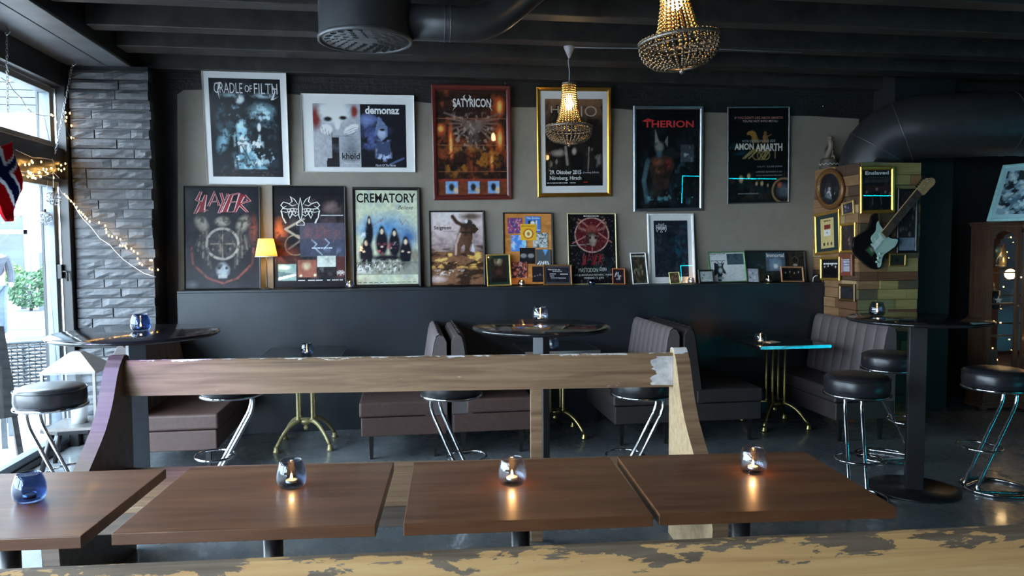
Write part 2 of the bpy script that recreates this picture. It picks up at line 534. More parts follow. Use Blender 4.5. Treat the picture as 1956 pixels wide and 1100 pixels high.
def skin_figure(name, joints, edges, mat, parent, root=0):
    me = bpy.data.meshes.new(name); me.from_pydata([j[0] for j in joints], edges, [])
    o = bpy.data.objects.new(name, me); COL.objects.link(o); o.parent = parent
    o.modifiers.new('skin', 'SKIN'); o.modifiers.new('sub', 'SUBSURF').render_levels = 1
    for i, j in enumerate(joints):
        r = j[1]; me.skin_vertices[0].data[i].radius = r if isinstance(r, tuple) else (r, r)
    me.skin_vertices[0].data[root].use_root = True
    me.materials.append(MT[mat]); return o


pe = thing('person', 'person in a dark jacket and blue jeans walking past outside', 'person', (pp.x - .10, pp.y, -.05), .3)
J = [((0, 0, .95), (.15, .11)), ((0, 0, 1.18), (.16, .11)), ((0, 0, 1.42), (.18, .11)), ((0, 0, 1.52), .06), ((0, -.02, 1.62), .095), ((0, -.02, 1.72), .09),
     ((.21, 0, 1.42), .065), ((.26, .02, 1.15), .05), ((.27, -.08, .92), .04), ((-.21, 0, 1.42), .065), ((-.26, .02, 1.15), .05), ((-.27, -.08, .92), .04),
     ((.10, 0, .88), .10), ((.11, -.06, .50), .075), ((.11, .05, .10), .055), ((.11, -.10, .04), .045), ((-.10, 0, .88), .10), ((-.11, .06, .50), .075), ((-.11, .20, .12), .055), ((-.11, .08, .04), .045)]
E_ = [(0, 1), (1, 2), (2, 3), (3, 4), (4, 5), (2, 6), (6, 7), (7, 8), (2, 9), (9, 10), (10, 11), (0, 12), (12, 13), (13, 14), (14, 15), (0, 16), (16, 17), (17, 18), (18, 19)]
skin_figure('body', J, E_, 'skin', pe)
jk = [J[0], J[1], J[2], J[6], J[7], ((.27, -.06, .97), .04), J[9], J[10], ((-.27, -.06, .97), .04)]
jk = [(p, tuple(x * 1.18 for x in r) if isinstance(r, tuple) else r * 1.25) for p, r in jk]
skin_figure('jacket', jk, [(0, 1), (1, 2), (2, 3), (3, 4), (4, 5), (2, 6), (6, 7), (7, 8)], 'jacket_dark', pe)
jn = [J[0], J[12], J[13], J[14], J[16], J[17], J[18]]
jn = [(p, tuple(x * 1.08 for x in r) if isinstance(r, tuple) else r * 1.18) for p, r in jn]
skin_figure('jeans', jn, [(0, 1), (1, 2), (2, 3), (0, 4), (4, 5), (5, 6)], 'denim', pe)
MB().ball((0, .01, 1.69), .108, 12, 8, (1, 1.05, 1)).build('hair', 'hair', pe)
# rattan terrace chair just outside
cp = onZ(38, 905, -.05)
mat_plain('rattan', (.10, .115, .13), .5)
rc = thing('rattan_chair', 'grey woven rattan armchair on the terrace outside the window', 'chair', (-3.06, 6.72, -.05), math.radians(200))
for sx in (-.23, .23):
    for sy in (-.22, .22):
        MB().box(sx - .02, sx + .02, sy - .02, sy + .02, 0, .44 if sy < 0 else .80).build('leg', 'rattan', rc)
MB().box(-.25, .25, -.25, .25, .42, .46).build('seat', 'rattan', rc, .01)
bk = MB()
for i in range(12):
    z = .50 + i * .028
    bk.tube([(-.24 + .04 * j, .22 + (.012 if (i + j) % 2 else -.012), z) for j in range(13)], .012, 5)
for j in range(13):
    bk.tube([(-.24 + .04 * j, .22 + (-.008 if (i + j) % 2 else .008), .49 + .0285 * i) for i in range(13)], .006, 4)
tag(bk.build('woven_back', 'rattan', rc), kind='stuff')
MB().tube(arc([(-.23, .22, .48), (-.24, .22, .85), (.24, .22, .85), (.23, .22, .48)], .05), .016, 8).build('back_frame', 'rattan', rc)
# dark terrace table behind the lantern
ot = thing('terrace_table', 'dark slatted terrace table outside the window', 'table', (-3.35, 7.75, -.05), math.radians(12))
for i in range(6): MB().box(-.40, .40, -.36 + i * .122, -.36 + i * .122 + .112, .70, .725).build('slat', 'board_black', ot)
for sx in (-.35, .35):
    for sy in (-.32, .32): MB().box(sx - .02, sx + .02, sy - .02, sy + .02, 0, .70).build('leg', 'board_black', ot)
# black A-board
ab = thing('sandwich_board', 'black sandwich board standing outside at the window', 'sign', (-3.25, 5.95, -.05), math.radians(50))
for sgn in (-1, 1):
    M = Matrix.Translation((0, sgn * .02, 1.02)) @ Matrix.Rotation(math.radians(-14 * -sgn), 4, 'X')
    MB().box(-.30, .30, -.012, .012, -.70, 0, M).build('panel', 'board_black', ab, .004)
    for sx in (-.27, .27):
        MB().box(sx - .02, sx + .02, -.012, .012, -1.04, -.70, M).build('leg', 'leg_wood', ab)

# ================================================================== furniture
# ------------------------------------------------------------------ wooden bistro tables in front
def wood_table(cx, cy, w, d, rz, label, z=.75):
    t = thing('wooden_table', label, 'table', (cx, cy, 0), rz, 'wooden tables between the pews')
    MB().box(-w / 2, w / 2, -d / 2, d / 2, z - .036, z).build('tabletop', 'table_wood', t, .0025)
    MB().lathe([(0, .03), (.032, .03), (.032, z - .045), (0, z - .045)], 20).build('post', 'black_metal', t)
    MB().box(-.17, .17, -.035, .035, z - .045, z - .037).box(-.035, .035, -.17, .17, z - .045, z - .037).build('bracket', 'black_metal', t)
    MB().lathe([(0, 0), (.245, 0), (.25, .006), (.245, .014), (.06, .03), (.036, .045), (0, .045)], 40).build('base', 'black_metal', t)
    return t


wood_table(-1.28, 2.572, .76, .64, math.radians(-3.6), 'brown wooden table bearing the unlit blue glass, beside the window end')
wood_table(-.443, 2.525, .755, .635, math.radians(-4.2), 'brown wooden table with lit smoky candle glass, next to the unlit blue glass table')
wood_table(.388, 2.462, .755, .628, math.radians(-3.6), 'brown wooden table with candle standing before the middle pew post')
wood_table(1.168, 2.412, .755, .628, math.radians(-4.6), 'brown wooden table at the far end of the row, before the round pedestal table')


# ------------------------------------------------------------------ pews
def pew(label, loc, rz, L, wood, post_x, ends=('pew_end_dark', 'pew_end_wood'), edge=('pew_end_dark', 'pew_wood')):
    t = thing('church_pew', label, 'bench', loc, rz)
    # back rail: 3 cm board with a moulded upper edge
    prof = [(-.018, .82), (.018, .82), (.018, .992), (.010, 1.0), (-.006, 1.0), (-.013, .993), (-.013, .982), (-.018, .976)]
    M = Matrix(((0, 0, 1, 0), (1, 0, 0, 0), (0, 1, 0, 0), (0, 0, 0, 1)))
    MB().prism(prof, M, L).build('back_rail', wood, t)
    MB().box(0, L, -.61, -.02, .425, .455).build('seat', wood if wood == 'pew_wood' else 'pew_wood', t, .006)
    MB().box(0, L, -.60, -.575, .33, .425).build('seat_apron', 'pew_end_dark', t, .004)
    for px in post_x:
        MB().box(px - .031, px + .031, -.010, .022, 0, .82).build('stile', wood, t, .003)
    front = [(-.028, 1.004), (-.06, .972), (-.085, .93), (-.108, .88), (-.128, .836), (-.152, .79), (-.182, .745), (-.225, .69), (-.285, .635), (-.37, .565), (-.46, .49), (-.56, .44), (-.63, .38), (-.66, .30), (-.655, .15), (-.64, 0)]
    poly = [(.06, 0), (.058, .30), (.062, .70), (.066, .90), (.062, .975), (.045, 1.014), (.020, 1.026), (-.005, 1.022)] + front
    for x, mt, em in ((-.074, ends[0], edge[0]), (L, ends[1], edge[1])):
        Mx = M.copy(); Mx[0][3] = x
        e = MB().prism(poly, Mx, .074).build('end_panel', mt, t, .006)
        # the painted front edge is a capping strip that follows the curve
        st = MB()
        fr = [(.045, 1.014), (.02, 1.026)] + [(-.005, 1.022)] + front
        vs = []
        for i, (y, z) in enumerate(fr):
            a = Vector(fr[max(i - 1, 0)]); b = Vector(fr[min(i + 1, len(fr) - 1)]); d = (b - a).normalized(); nrm = Vector((d.y, -d.x)) * -1
            nrm = nrm if nrm.x < 0 or nrm.y > 0 else -nrm
            for q in (0, .005):
                vs += [(x + .001, y + nrm.x * q, z + nrm.y * q), (x + .073, y + nrm.x * q, z + nrm.y * q)]
        fs = []
        for i in range(len(fr) - 1):
            a = i * 4; b = a + 4
            fs += [(a + 2, a + 3, b + 3, b + 2), (a, b, b + 1, a + 1), (a, a + 2, b + 2, b), (a + 1, b + 1, b + 3, a + 3)]
        fs += [(0, 1, 3, 2), (len(vs) - 4, len(vs) - 2, len(vs) - 1, len(vs) - 3)]
        st.add(vs, fs).build('edge_strip', em, e)
    return t


pw1 = pew('long worn church pew of pale wood with flaked white paint and curved ends', (-1.397, 3.966, 0), math.atan2(-.239, 2.819), 2.815, 'pew_wood', [2.09])
rq = random.Random(4); L1 = 2.815
edge_ = [(L1 - .105 + rq.uniform(-.022, .022), .832 + i * .0095) for i in range(17)]
mat_plain('white_paint', (.50, .50, .51), .6, 0, .25, 30, .2)
MB().prism([(L1 - .001, .830)] + [(L1 - .001, .984)] + edge_[::-1], Matrix(((1, 0, 0, 0), (0, 0, -1, -.0182), (0, 1, 0, 0), (0, 0, 0, 1))), .0012).build('paint_smear', 'white_paint', pw1)
# near pew: turned round, its seat on the far side of the rail
yr = math.atan2(1.317 - 1.421, 1.254 + .725)
pew('light wooden church pew with flaking brown paint along its back rail', (-1.55 + 3.9 * math.cos(yr), 1.455 + 3.9 * math.sin(yr), 0), yr + math.pi, 3.9, 'pew_wood_near', [1.3, 2.6], edge=('pew_end_dark', 'pew_end_dark'))


# ------------------------------------------------------------------ tall round tables
def high_table(x, y, r, rz, label, pw=.052, pm='post_metal', rb_=.28):
    t = thing('bar_table', label, 'table', (x, y, 0), rz, 'tall round bar tables')
    MB().lathe([(0, 1.078), (r - .012, 1.078), (r - .002, 1.084), (r, 1.090), (r - .003, 1.097), (r - .012, 1.10), (0, 1.10)], 72).build('tabletop', 'table_gloss', t)
    MB().box(-pw, pw, -pw, pw, .012, 1.06).build('post', pm, t, .003)
    MB().box(-.2, .2, -.02, .02, 1.06, 1.078).box(-.02, .02, -.2, .2, 1.06, 1.078).build('bracket', 'black_metal', t)
    MB().lathe([(0, 0), (rb_, 0), (rb_ + .003, .004), (rb_, .012), (0, .014)], 56).build('base', 'black_metal', t)
    return t


high_table(-1.472, 4.345, .44, math.radians(28), 'tall black round table by the brick pier, a blue candle glass on it', .045, rb_=.25)
high_table(.80, 4.25, .405, math.radians(47), 'tall black round table with a lit candle behind the pew post', .036)
high_table(3.21, 4.22, .415, math.radians(-30), 'tall black round table beside the plank-clad column', .050, 'black_metal', .265)  # darker post metal than the other tables: weaker window light put into colour


# ------------------------------------------------------------------ chrome stools
def make_stool(label):
    t = thing('bar_stool', label, 'stool', (0, 0, 0), 0, 'chrome bar stools with black seats')
    MB().lathe([(0, .655), (.165, .655), (.183, .668), (.188, .70), (.186, .745), (.176, .768), (.15, .778), (.08, .783), (0, .784)], 40).build('seat', 'vinyl_black', t)
    MB().lathe([(.186 + .009 * math.cos(a), .660 + .010 * math.sin(a)) for a in [i * math.pi / 4 for i in range(8)]], 40, close=True).build('seat_rim', 'chrome', t)
    MB().lathe([(.187 + .003 * math.cos(a), .757 + .003 * math.sin(a)) for a in [i * math.pi / 3 for i in range(6)]], 40, close=True).build('piping', 'vinyl_black', t)
    MB().lathe([(0, .645), (.12, .645), (.12, .656), (0, .656)], 24).build('seat_plate', 'black_metal', t)
    for s in (-1, 1):
        y = .048 * s
        path = arc([(-.02, y, .643), (.125, y, .643), (.115, y, .55), (-.185, y, .014), (.0, y * 2.4, .012), (.12, y * 3.0, .012)], .05, 6)
        MB().tube(path, .0115, 10).build('leg', 'chrome', t)
    ring = [(.02 + .19 * math.cos(a), .19 * math.sin(a), .0105) for a in [2 * math.pi * i / 40 for i in range(40)]]
    MB().tube(ring, .0105, 8, closed=True).build('base_ring', 'chrome', t)
    fx = -.03
    foot = [(fx - .075 + .115 * math.cos(a), .135 * math.sin(a), .285) for a in [2 * math.pi * i / 32 for i in range(32)]]
    MB().tube(foot, .008, 8, closed=True).build('footrest', 'chrome', t)
    return t


ST = [('black and chrome stool by the lantern at the window', (-2.02, 4.57), (.95, -.3)),
      ('chrome stool in front of the brown leather seat near the brick pier', (-1.06, 4.75), (-.95, -.3)),
      ('chrome stool on the near side of the grey sofa pair facing the brass-legged table', (.285, 4.50), (.8, -.6)),
      ('chrome stool by the pew end with pale bare wood', (1.44, 4.32), (-1, -.1)),
      ('black round chrome stool between the end wooden table and the tall table', (2.725, 4.105), (-.42, -.9)),
      ('black round chrome stool behind the tall table, before the column sofa', (3.50, 4.89), (.9, -.42)),
      ('black round chrome stool in front of the glazed display cabinet', (3.70, 4.14), (-1, -.1))]
base_stool = None
for lb, (x, y), d in ST:
    if base_stool is None: o = base_stool = make_stool(lb)
    else: o = copy_tree(base_stool); o['label'] = lb
    o.location = (x, y, 0); o.rotation_euler = (0, 0, math.atan2(-d[1], -d[0]))


# ------------------------------------------------------------------ booth sofas along the wall
def make_sofa(label, xb, facing, y0, y1, depth, seat='leather_seat', back='leather_back'):
    """xb: plane of the back; facing -1: seat towards -x"""
    t = thing('booth_sofa', label, 'sofa', (xb, (y0 + y1) / 2, 0), 0 if facing > 0 else math.pi, 'booth sofas along the wainscot')
    L = y1 - y0; h = L / 2
    MB().box(.02, depth, -h, h, .18, .318).build('seat_base', seat, t, .008)
    MB().box(.12, depth + .012, -h - .002, h + .002, .322, .43).build('seat_cushion', seat, t, .016, 3)
    # back: core board with padded channels in front of it
    core = [(0.012, .19), (.012, .86), (.03, .905), (.06, .915), (.085, .90), (.10, .86), (.16, .42), (.16, .32), (.012, .32)]
    core = [(.012, .20), (.0185, .20), (.0185, .3195), (.17, .3195), (.165, .42), (.105, .84), (.09, .895), (.065, .913), (.035, .905), (.012, .86)]
    M = Matrix(((1, 0, 0, 0), (0, 0, -1, h - .003), (0, 1, 0, 0), (0, 0, 0, 1)))
    MB().prism(core, M, L - .006).build('backrest', back, t, .012, 3)
    n = 8; w = L / n
    for i in range(n):
        yc = -h + w * (i + .5)
        vs = []; fs = []
        prof = [(.150, .435), (.168, .45), (.160, .52), (.128, .72), (.108, .85), (.092, .905), (.066, .922)]
        for (x, z) in prof:
            for j in range(7):
                a = -1 + 2 * j / 6
                vs.append((x + .016 * math.sqrt(max(0, 1 - a * a * .98)) - .004, yc + a * w * .49, z + (.006 * math.sqrt(max(0, 1 - a * a)) if z > .9 else 0)))
        for r in range(len(prof) - 1):
            for j in range(6):
                q = r * 7 + j; fs.append((q, q + 1, q + 8, q + 7))
        MB().add(vs, fs, True).build('channel', back, t)
    for sx in (.10, depth - .07):
        for sy in (-h + .06, h - .06):
            MB().lathe([(0, 0), (.016, 0), (.026, .18), (0, .18)], 4, Matrix.Translation((sx, sy, 0)) @ Matrix.Rotation(math.pi / 4, 4, 'Z'), False).build('leg', 'leg_wood', t)
    return t


YB = 6.365
make_sofa('brown leather booth sofa next to the brick pier', -1.93, 1, 5.24, YB, .655)
make_sofa('grey channel-backed booth sofa facing the first brass-legged table', .325, -1, 5.41, YB, .64)
make_sofa('dark booth sofa back to back behind the first channel-backed sofa', .335, 1, 5.43, YB, .61, 'leather_seat', 'leather_back')
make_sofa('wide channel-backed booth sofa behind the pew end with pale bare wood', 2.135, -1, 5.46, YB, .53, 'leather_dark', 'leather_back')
make_sofa('dark leather booth sofa facing the metal-edged table', 2.145, 1, 5.46, YB, .66, 'leather_dark', 'leather_dark')
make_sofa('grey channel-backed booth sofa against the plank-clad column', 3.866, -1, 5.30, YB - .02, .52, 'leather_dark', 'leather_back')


# ------------------------------------------------------------------ low tables on brass pedestals
def brass_table(x, y, label, mat='brass_paint', w=.60, d=.62):
    t = thing('pedestal_table', label, 'table', (x, y, 0), 0, 'brass pedestal tables between the sofas')
    MB().box(-w / 2, w / 2, -d / 2, d / 2, .715, .738).build('tabletop', 'table_gloss', t, .004)
    MB().box(-w / 2 - .004, w / 2 + .004, -d / 2 - .004, -d / 2 - .0005, .713, .739).box(-w / 2 - .004, -w / 2 - .0005, -d / 2 - .004, d / 2, .713, .739).box(w / 2 + .0005, w / 2 + .004, -d / 2 - .004, d / 2, .713, .739).build('edge_band', 'aluminium', t)
    for sx in (-1, 1):
        for sy in (-1, 1):
            c = (.055 * sx, .055 * sy)
            MB().lathe([(.0, .205), (.020, .205), (.020, .222), (.0125, .232), (.0115, .66), (.020, .672), (.020, .69), (0, .69)], 12, Matrix.Translation((c[0], c[1], 0))).build('column', mat, t)
            pts = []
            for i in range(11):
                u = i / 10; r = .055 + u * .20; z = .205 - .165 * u ** 2.1
                pts.append((r * sx * .78, r * sy * .78, z))
            lg = MB().tube(pts, [.019 - .006 * i / 10 for i in range(11)], 8)
            e = pts[-1]
            lg.lathe([(0, 0), (.024, 0), (.026, .012), (.018, .024), (.020, .036), (.012, .05), (0, .052)], 12, Matrix.Translation((e[0], e[1], 0)))
            lg.build('foot', mat, t)
    MB().lathe([(0, .12), (.018, .125), (.022, .145), (.012, .16), (.045, .175), (.062, .19), (.060, .21), (0, .215)], 16).build('hub', mat, t)
    MB().lathe([(0, .688), (.10, .688), (.10, .714), (0, .714)], 20).build('mount_plate', 'black_metal', t)
    return t


brass_table(-.77, 5.945, 'low black table on a yellow brass four-column pedestal near the brick pier')
brass_table(1.235, 5.95, 'low black table on brass pedestal behind the lit tall table', 'brass')
brass_table(3.17, 5.93, 'low black table with shiny metal edge near the plank-clad column', 'brass', .62, .66)


# ------------------------------------------------------------------ lantern on a low stool by the window
ls = thing('wooden_stool', 'low dark stool carrying the lantern by the window', 'stool', (-2.30, 5.62, 0), math.radians(8))
MB().prism([(.25 * math.cos(a) * 1.0, .19 * math.sin(a)) for a in [math.pi / 8 + i * math.pi / 4 for i in range(8)]], Matrix.Translation((0, 0, .275)), .025).build('seat', 'black_metal', ls, .003)
for sx in (-1, 1):
    for sy in (-1, 1):
        MB().tube([(.15 * sx, .10 * sy, .275), (.21 * sx, .16 * sy, 0)], [.022, .016], 8).build('leg', 'leg_wood', ls)
mat_plain('lantern_metal', (.30, .27, .25), .35, .7, .1, 20)
mat_plain('candle_wax', (.85, .83, .78), .5, 0, .03, 20)
la = thing('lantern', 'tall silvery lantern with glass sides and a pyramid roof', 'lantern', (-2.30, 5.62, .30), math.radians(2))
w = .165; hh = .395
MB().box(-w, w, -w, w, 0, .02).build('base', 'lantern_metal', la)
for sx in (-1, 1):
    for sy in (-1, 1):
        MB().box(sx * w - .009, sx * w + .009, sy * w - .009, sy * w + .009, .02, hh).build('corner_post', 'lantern_metal', la)
for a in range(4):
    M = Matrix.Rotation(a * math.pi / 2, 4, 'Z')
    MB().box(-w + .01, w - .01, -w - .002, -w + .002, .02, hh, M).build('pane', 'window_glass', la)
MB().box(-w - .012, w + .012, -w - .012, w + .012, hh, hh + .018).build('top_frame', 'lantern_metal', la)
MB().lathe([((w + .01) * 1.414, hh + .018), (.05, hh + .135), (0, hh + .142)], 4, Matrix.Rotation(math.pi / 4, 4, 'Z'), False).build('roof', 'lantern_metal', la)
MB().lathe([(0, .02), (.05, .02), (.05, .15), (.045, .155), (0, .15)], 20).build('pillar_candle', 'candle_wax', la)

# ================================================================== pictures: flat prints painted as vertex colours, lettering as real outlines


def pc(c):
    """a colour as it looks in the dim room -> paint colour"""
    return tuple(min(.88, 1.95 * x ** 1.16) for x in lin(c))


INKS = {}


def ink(c, rough=.5):
    key = (tuple(c), rough)
    if key not in INKS:
        q = Nd('print_ink_%d' % len(INKS)); q.set(pc(c), rough, 0, .25); INKS[key] = q.m
    return INKS[key]


pk = Nd('print_paper')
at = pk.n('ShaderNodeAttribute', attribute_name='Col'); pk.set(at.outputs['Color'], .5, 0, .2)
pg = Nd('print_gloss')
at = pg.n('ShaderNodeAttribute', attribute_name='Col'); pg.set(at.outputs['Color'], .22)

_rs = np.random.RandomState(5)


def fbm(nu, nv, fu, fv, seed, oct=4, rough=.55):
    r = np.random.RandomState(seed); out = np.zeros((nv, nu)); amp = 1; tot = 0
    for o in range(oct):
        gu, gv = int(fu * 2 ** o) + 2, int(fv * 2 ** o) + 2
        g = r.rand(gv + 1, gu + 1)
        u = np.linspace(0, gu - 1.001, nu); v = np.linspace(0, gv - 1.001, nv)
        iu, iv = u.astype(int), v.astype(int); a = u - iu; b = v - iv
        a = a * a * (3 - 2 * a); b = b * b * (3 - 2 * b); b = b[:, None]
        g00 = g[np.ix_(iv, iu)]; g10 = g[np.ix_(iv, iu + 1)]; g01 = g[np.ix_(iv + 1, iu)]; g11 = g[np.ix_(iv + 1, iu + 1)]
        out += amp * ((g00 * (1 - a) + g10 * a) * (1 - b) + (g01 * (1 - a) + g11 * a) * b); tot += amp; amp *= rough
    return out / tot


class Cv:
    """a small canvas: u right, v down, both 0..1"""
    def __init__(s, w, h, res, bg=(20, 20, 22)):
        s.nu = max(8, int(w * res)); s.nv = max(8, int(h * res)); s.asp = w / h
        s.U, s.V = np.meshgrid(np.linspace(0, 1, s.nu), np.linspace(0, 1, s.nv))
        s.c = np.zeros((s.nv, s.nu, 3)); s.c[:] = lin(bg)

    def put(s, m, col, op=1):
        m = np.clip(m, 0, 1)[..., None] * op; s.c = s.c * (1 - m) + np.array(lin(col)) * m; return s

    def grad(s, c0, c1, v0=0, v1=1, op=1):
        t = np.clip((s.V - v0) / (v1 - v0), 0, 1)[..., None]
        g = np.array(lin(c0)) * (1 - t) + np.array(lin(c1)) * t
        s.c = s.c * (1 - op) + g * op; return s

    def blob(s, cx, cy, rx, ry, col, soft=.4, op=1, rot=0):
        x = (s.U - cx) * s.asp; y = s.V - cy; c, q = math.cos(rot), math.sin(rot)
        X = x * c + y * q; Y = -x * q + y * c
        d = np.sqrt((X / (rx * s.asp)) ** 2 + (Y / ry) ** 2)
        return s.put((1 - d) / soft, col, op)

    def rect(s, u0, v0, u1, v1, col, op=1):
        return s.put(((s.U >= u0) & (s.U <= u1) & (s.V >= v0) & (s.V <= v1)).astype(float), col, op)

    def line(s, pts, w, col, op=1, soft=.5):
        for (x0, y0), (x1, y1) in zip(pts[:-1], pts[1:]):
            ax, ay, bx, by = x0 * s.asp, y0, x1 * s.asp, y1
            px, py = s.U * s.asp - ax, s.V - ay; dx, dy = bx - ax, by - ay
            t = np.clip((px * dx + py * dy) / (dx * dx + dy * dy + 1e-9), 0, 1)
            d = np.sqrt((px - t * dx) ** 2 + (py - t * dy) ** 2)
            s.put((1 - d / w) / soft, col, op)
        return s

    def ring(s, cx, cy, r, w, col, op=1, soft=.5):
        d = np.abs(np.sqrt(((s.U - cx) * s.asp) ** 2 + (s.V - cy) ** 2) - r)
        return s.put((1 - d / w) / soft, col, op)

    def poly(s, pts, col, op=1):
        ins = np.zeros_like(s.U, bool); n = len(pts)
        for i in range(n):
            x0, y0 = pts[i]; x1, y1 = pts[(i + 1) % n]
            if y0 == y1: continue
            c = ((y0 > s.V) != (y1 > s.V)) & (s.U < (x1 - x0) * (s.V - y0) / (y1 - y0) + x0)
            ins ^= c
        return s.put(ins.astype(float), col, op)

    def noise(s, fu, fv, seed, col, th=.5, soft=.15, op=1, box=None, oct=4):
        m = (fbm(s.nu, s.nv, fu, fv, seed, oct) - th) / soft
        m = np.clip(m, 0, 1)
        if box:
            u0, v0, u1, v1 = box; e = .06
            m = m * np.clip((s.U - u0) / e, 0, 1) * np.clip((u1 - s.U) / e, 0, 1) * np.clip((s.V - v0) / e, 0, 1) * np.clip((v1 - s.V) / e, 0, 1)
        return s.put(m, col, op)

    def grain(s, amt=.15, seed=1):
        n = fbm(s.nu, s.nv, s.nu / 3, s.nv / 3, seed, 2)
        s.c *= (1 + (n - .5) * 2 * amt)[..., None]; return s

    def paste(s, o, u0, v0, u1, v1):
        iu = np.where((s.U[0] >= u0) & (s.U[0] <= u1))[0]; iv = np.where((s.V[:, 0] >= v0) & (s.V[:, 0] <= v1))[0]
        su = ((s.U[0][iu] - u0) / (u1 - u0) * (o.nu - 1)).astype(int); sv = ((s.V[:, 0][iv] - v0) / (v1 - v0) * (o.nv - 1)).astype(int)
        s.c[np.ix_(iv, iu)] = o.c[np.ix_(sv, su)]; return s

    def mesh(s, name, x0, y0, w, h, z, parent, mat='print_paper'):
        nu, nv = s.nu, s.nv
        X = x0 + s.U * w; Y = y0 + (1 - s.V) * h
        co = np.stack([X, Y, np.full_like(X, z)], -1).reshape(-1, 3)
        i = np.arange(nv * nu).reshape(nv, nu)
        f = np.stack([i[1:, :-1], i[1:, 1:], i[:-1, 1:], i[:-1, :-1]], -1).reshape(-1, 4)
        me = bpy.data.meshes.new(name); me.vertices.add(len(co)); me.vertices.foreach_set('co', co.ravel())
        me.loops.add(f.size); me.loops.foreach_set('vertex_index', f.ravel())
        me.polygons.add(len(f)); me.polygons.foreach_set('loop_start', np.arange(0, f.size, 4))
        me.update(calc_edges=True)
        ca = me.color_attributes.new('Col', 'FLOAT_COLOR', 'POINT')
        rgba = np.ones((len(co), 4), 'f'); rgba[:, :3] = np.clip(1.95 * np.clip(s.c.reshape(-1, 3), 0, None) ** 1.16, 0, .88)
        ca.data.foreach_set('color', rgba.ravel())
        me.materials.append(MT[mat])
        o = bpy.data.objects.new(name, me); COL.objects.link(o); o.parent = parent
        return o


# ------------------------------------------------------------------ lettering
_TX = {}


def text_mesh(txt, bold=0.0, shear=0.0, spacing=1.0):
    key = (txt, bold, shear, spacing)
    if key in _TX: return _TX[key]
    cu = bpy.data.curves.new('lettering', 'FONT'); cu.body = txt; cu.size = 1; cu.offset = bold; cu.shear = shear; cu.space_character = spacing
    cu.resolution_u = 3; cu.fill_mode = 'FRONT'
    ob = bpy.data.objects.new('lettering', cu); COL.objects.link(ob)
    dg = bpy.context.evaluated_depsgraph_get(); dg.update()
    me = ob.evaluated_get(dg).to_mesh()
    v = np.array([tuple(q.co) for q in me.vertices]); f = [tuple(p.vertices) for p in me.polygons]
    ob.evaluated_get(dg).to_mesh_clear()
    bpy.data.objects.remove(ob); bpy.data.curves.remove(cu)
    v[:, 0] -= v[:, 0].min(); v[:, 1] -= v[:, 1].min(); v[:, 0] /= max(v[:, 0].max(), 1e-6); v[:, 1] /= max(v[:, 1].max(), 1e-6)
    _TX[key] = (v[:, :2], f); return _TX[key]


def stroke_mesh(paths, w, taper=0.0):
    """ribbons along polylines (0..1 box, v up); pointed ends when taper"""
    mb_v, mb_f = [], []
    for pts in paths:
        P = [Vector(p) for p in pts]; n = len(P); base = len(mb_v)
        for i, p in enumerate(P):
            a = P[max(i - 1, 0)]; b = P[min(i + 1, n - 1)]
            d = (b - a).normalized(); nr = Vector((-d.y, d.x))
            if 0 < i < n - 1:
                d1 = (p - a).normalized(); d2 = (b - p).normalized(); c = max(.45, math.sqrt(max(0, (1 + d1.dot(d2)) / 2)))
            else: c = 1
            k = w / c * ((1 - taper) if i in (0, n - 1) else 1)
            mb_v += [tuple(p + nr * k), tuple(p - nr * k)]
        for i in range(n - 1):
            q = base + 2 * i; mb_f.append((q, q + 1, q + 3, q + 2))
    return np.array(mb_v), mb_f


def put_print(v, f, box, W, H, x0, z, parent, col, name='lettering'):
    """place unit-box outlines into picture box (u0,v0,u1,v1) with v down"""
    u0, v0, u1, v1 = box
    vs = [(x0 + (u0 + p[0] * (u1 - u0)) * W, (1 - (v1 + p[1] * (v0 - v1))) * H, z) for p in v]
    me = bpy.data.meshes.new(name); me.from_pydata(vs, [], f); me.materials.append(ink(col))
    o = bpy.data.objects.new(name, me); COL.objects.link(o); o.parent = parent
    return o


SLAYER = [[(.115, 1.0), (.045, .62), (.115, .55), (.0, .02)], [(.20, .86), (.105, .10), (.235, .20)], [(.245, .36), (.36, .96), (.44, .38)], [(.28, .55), (.43, .58)],
          [(.47, .95), (.52, .55), (.60, .92)], [(.52, .58), (.43, .05)], [(.82, .95), (.66, .86), (.53, .10), (.70, .13)], [(.60, .52), (.74, .57)],
          [(.72, .10), (.86, .90), (.98, .60), (.80, .46), (.95, .10)]]


def spiral_logo():
    """a symmetrical knotted emblem with horns and a pendant"""
    L = []
    for sx in (-1, 1):
        m = lambda p: (.5 + sx * p[0], p[1])
        curve = lambda a: [m(q) for q in a]
        L += [curve([(.0, .92), (.05, .60), (.04, .35), (.0, .20)]), curve([(.06, .70), (.14, .86), (.24, .95), (.20, .80), (.28, .72)]),
              curve([(.10, .70), (.20, .66), (.30, .74), (.42, .78), (.48, .68), (.42, .60), (.34, .66)]), curve([(.06, .56), (.18, .58), (.30, .56), (.44, .58), (.49, .48)]),
              curve([(.05, .46), (.20, .50), (.36, .46), (.47, .50), (.44, .30), (.36, .12), (.40, .26)]), curve([(.10, .56), (.12, .42), (.16, .56), (.20, .42), (.25, .56), (.28, .42), (.33, .55)]),
              curve([(.05, .40), (.12, .34), (.20, .42), (.26, .28), (.31, .42)]), curve([(.02, .22), (.09, .14), (.09, .06), (.0, .06)])]
    return L


# print too small or blurred to read: a broken row of ink marks, no letters
UNREADABLE = [[(x, .5), (x + w, .5)] for x, w in ((0, .13), (.16, .07), (.26, .16), (.45, .09), (.57, .14), (.74, .06), (.83, .17))]


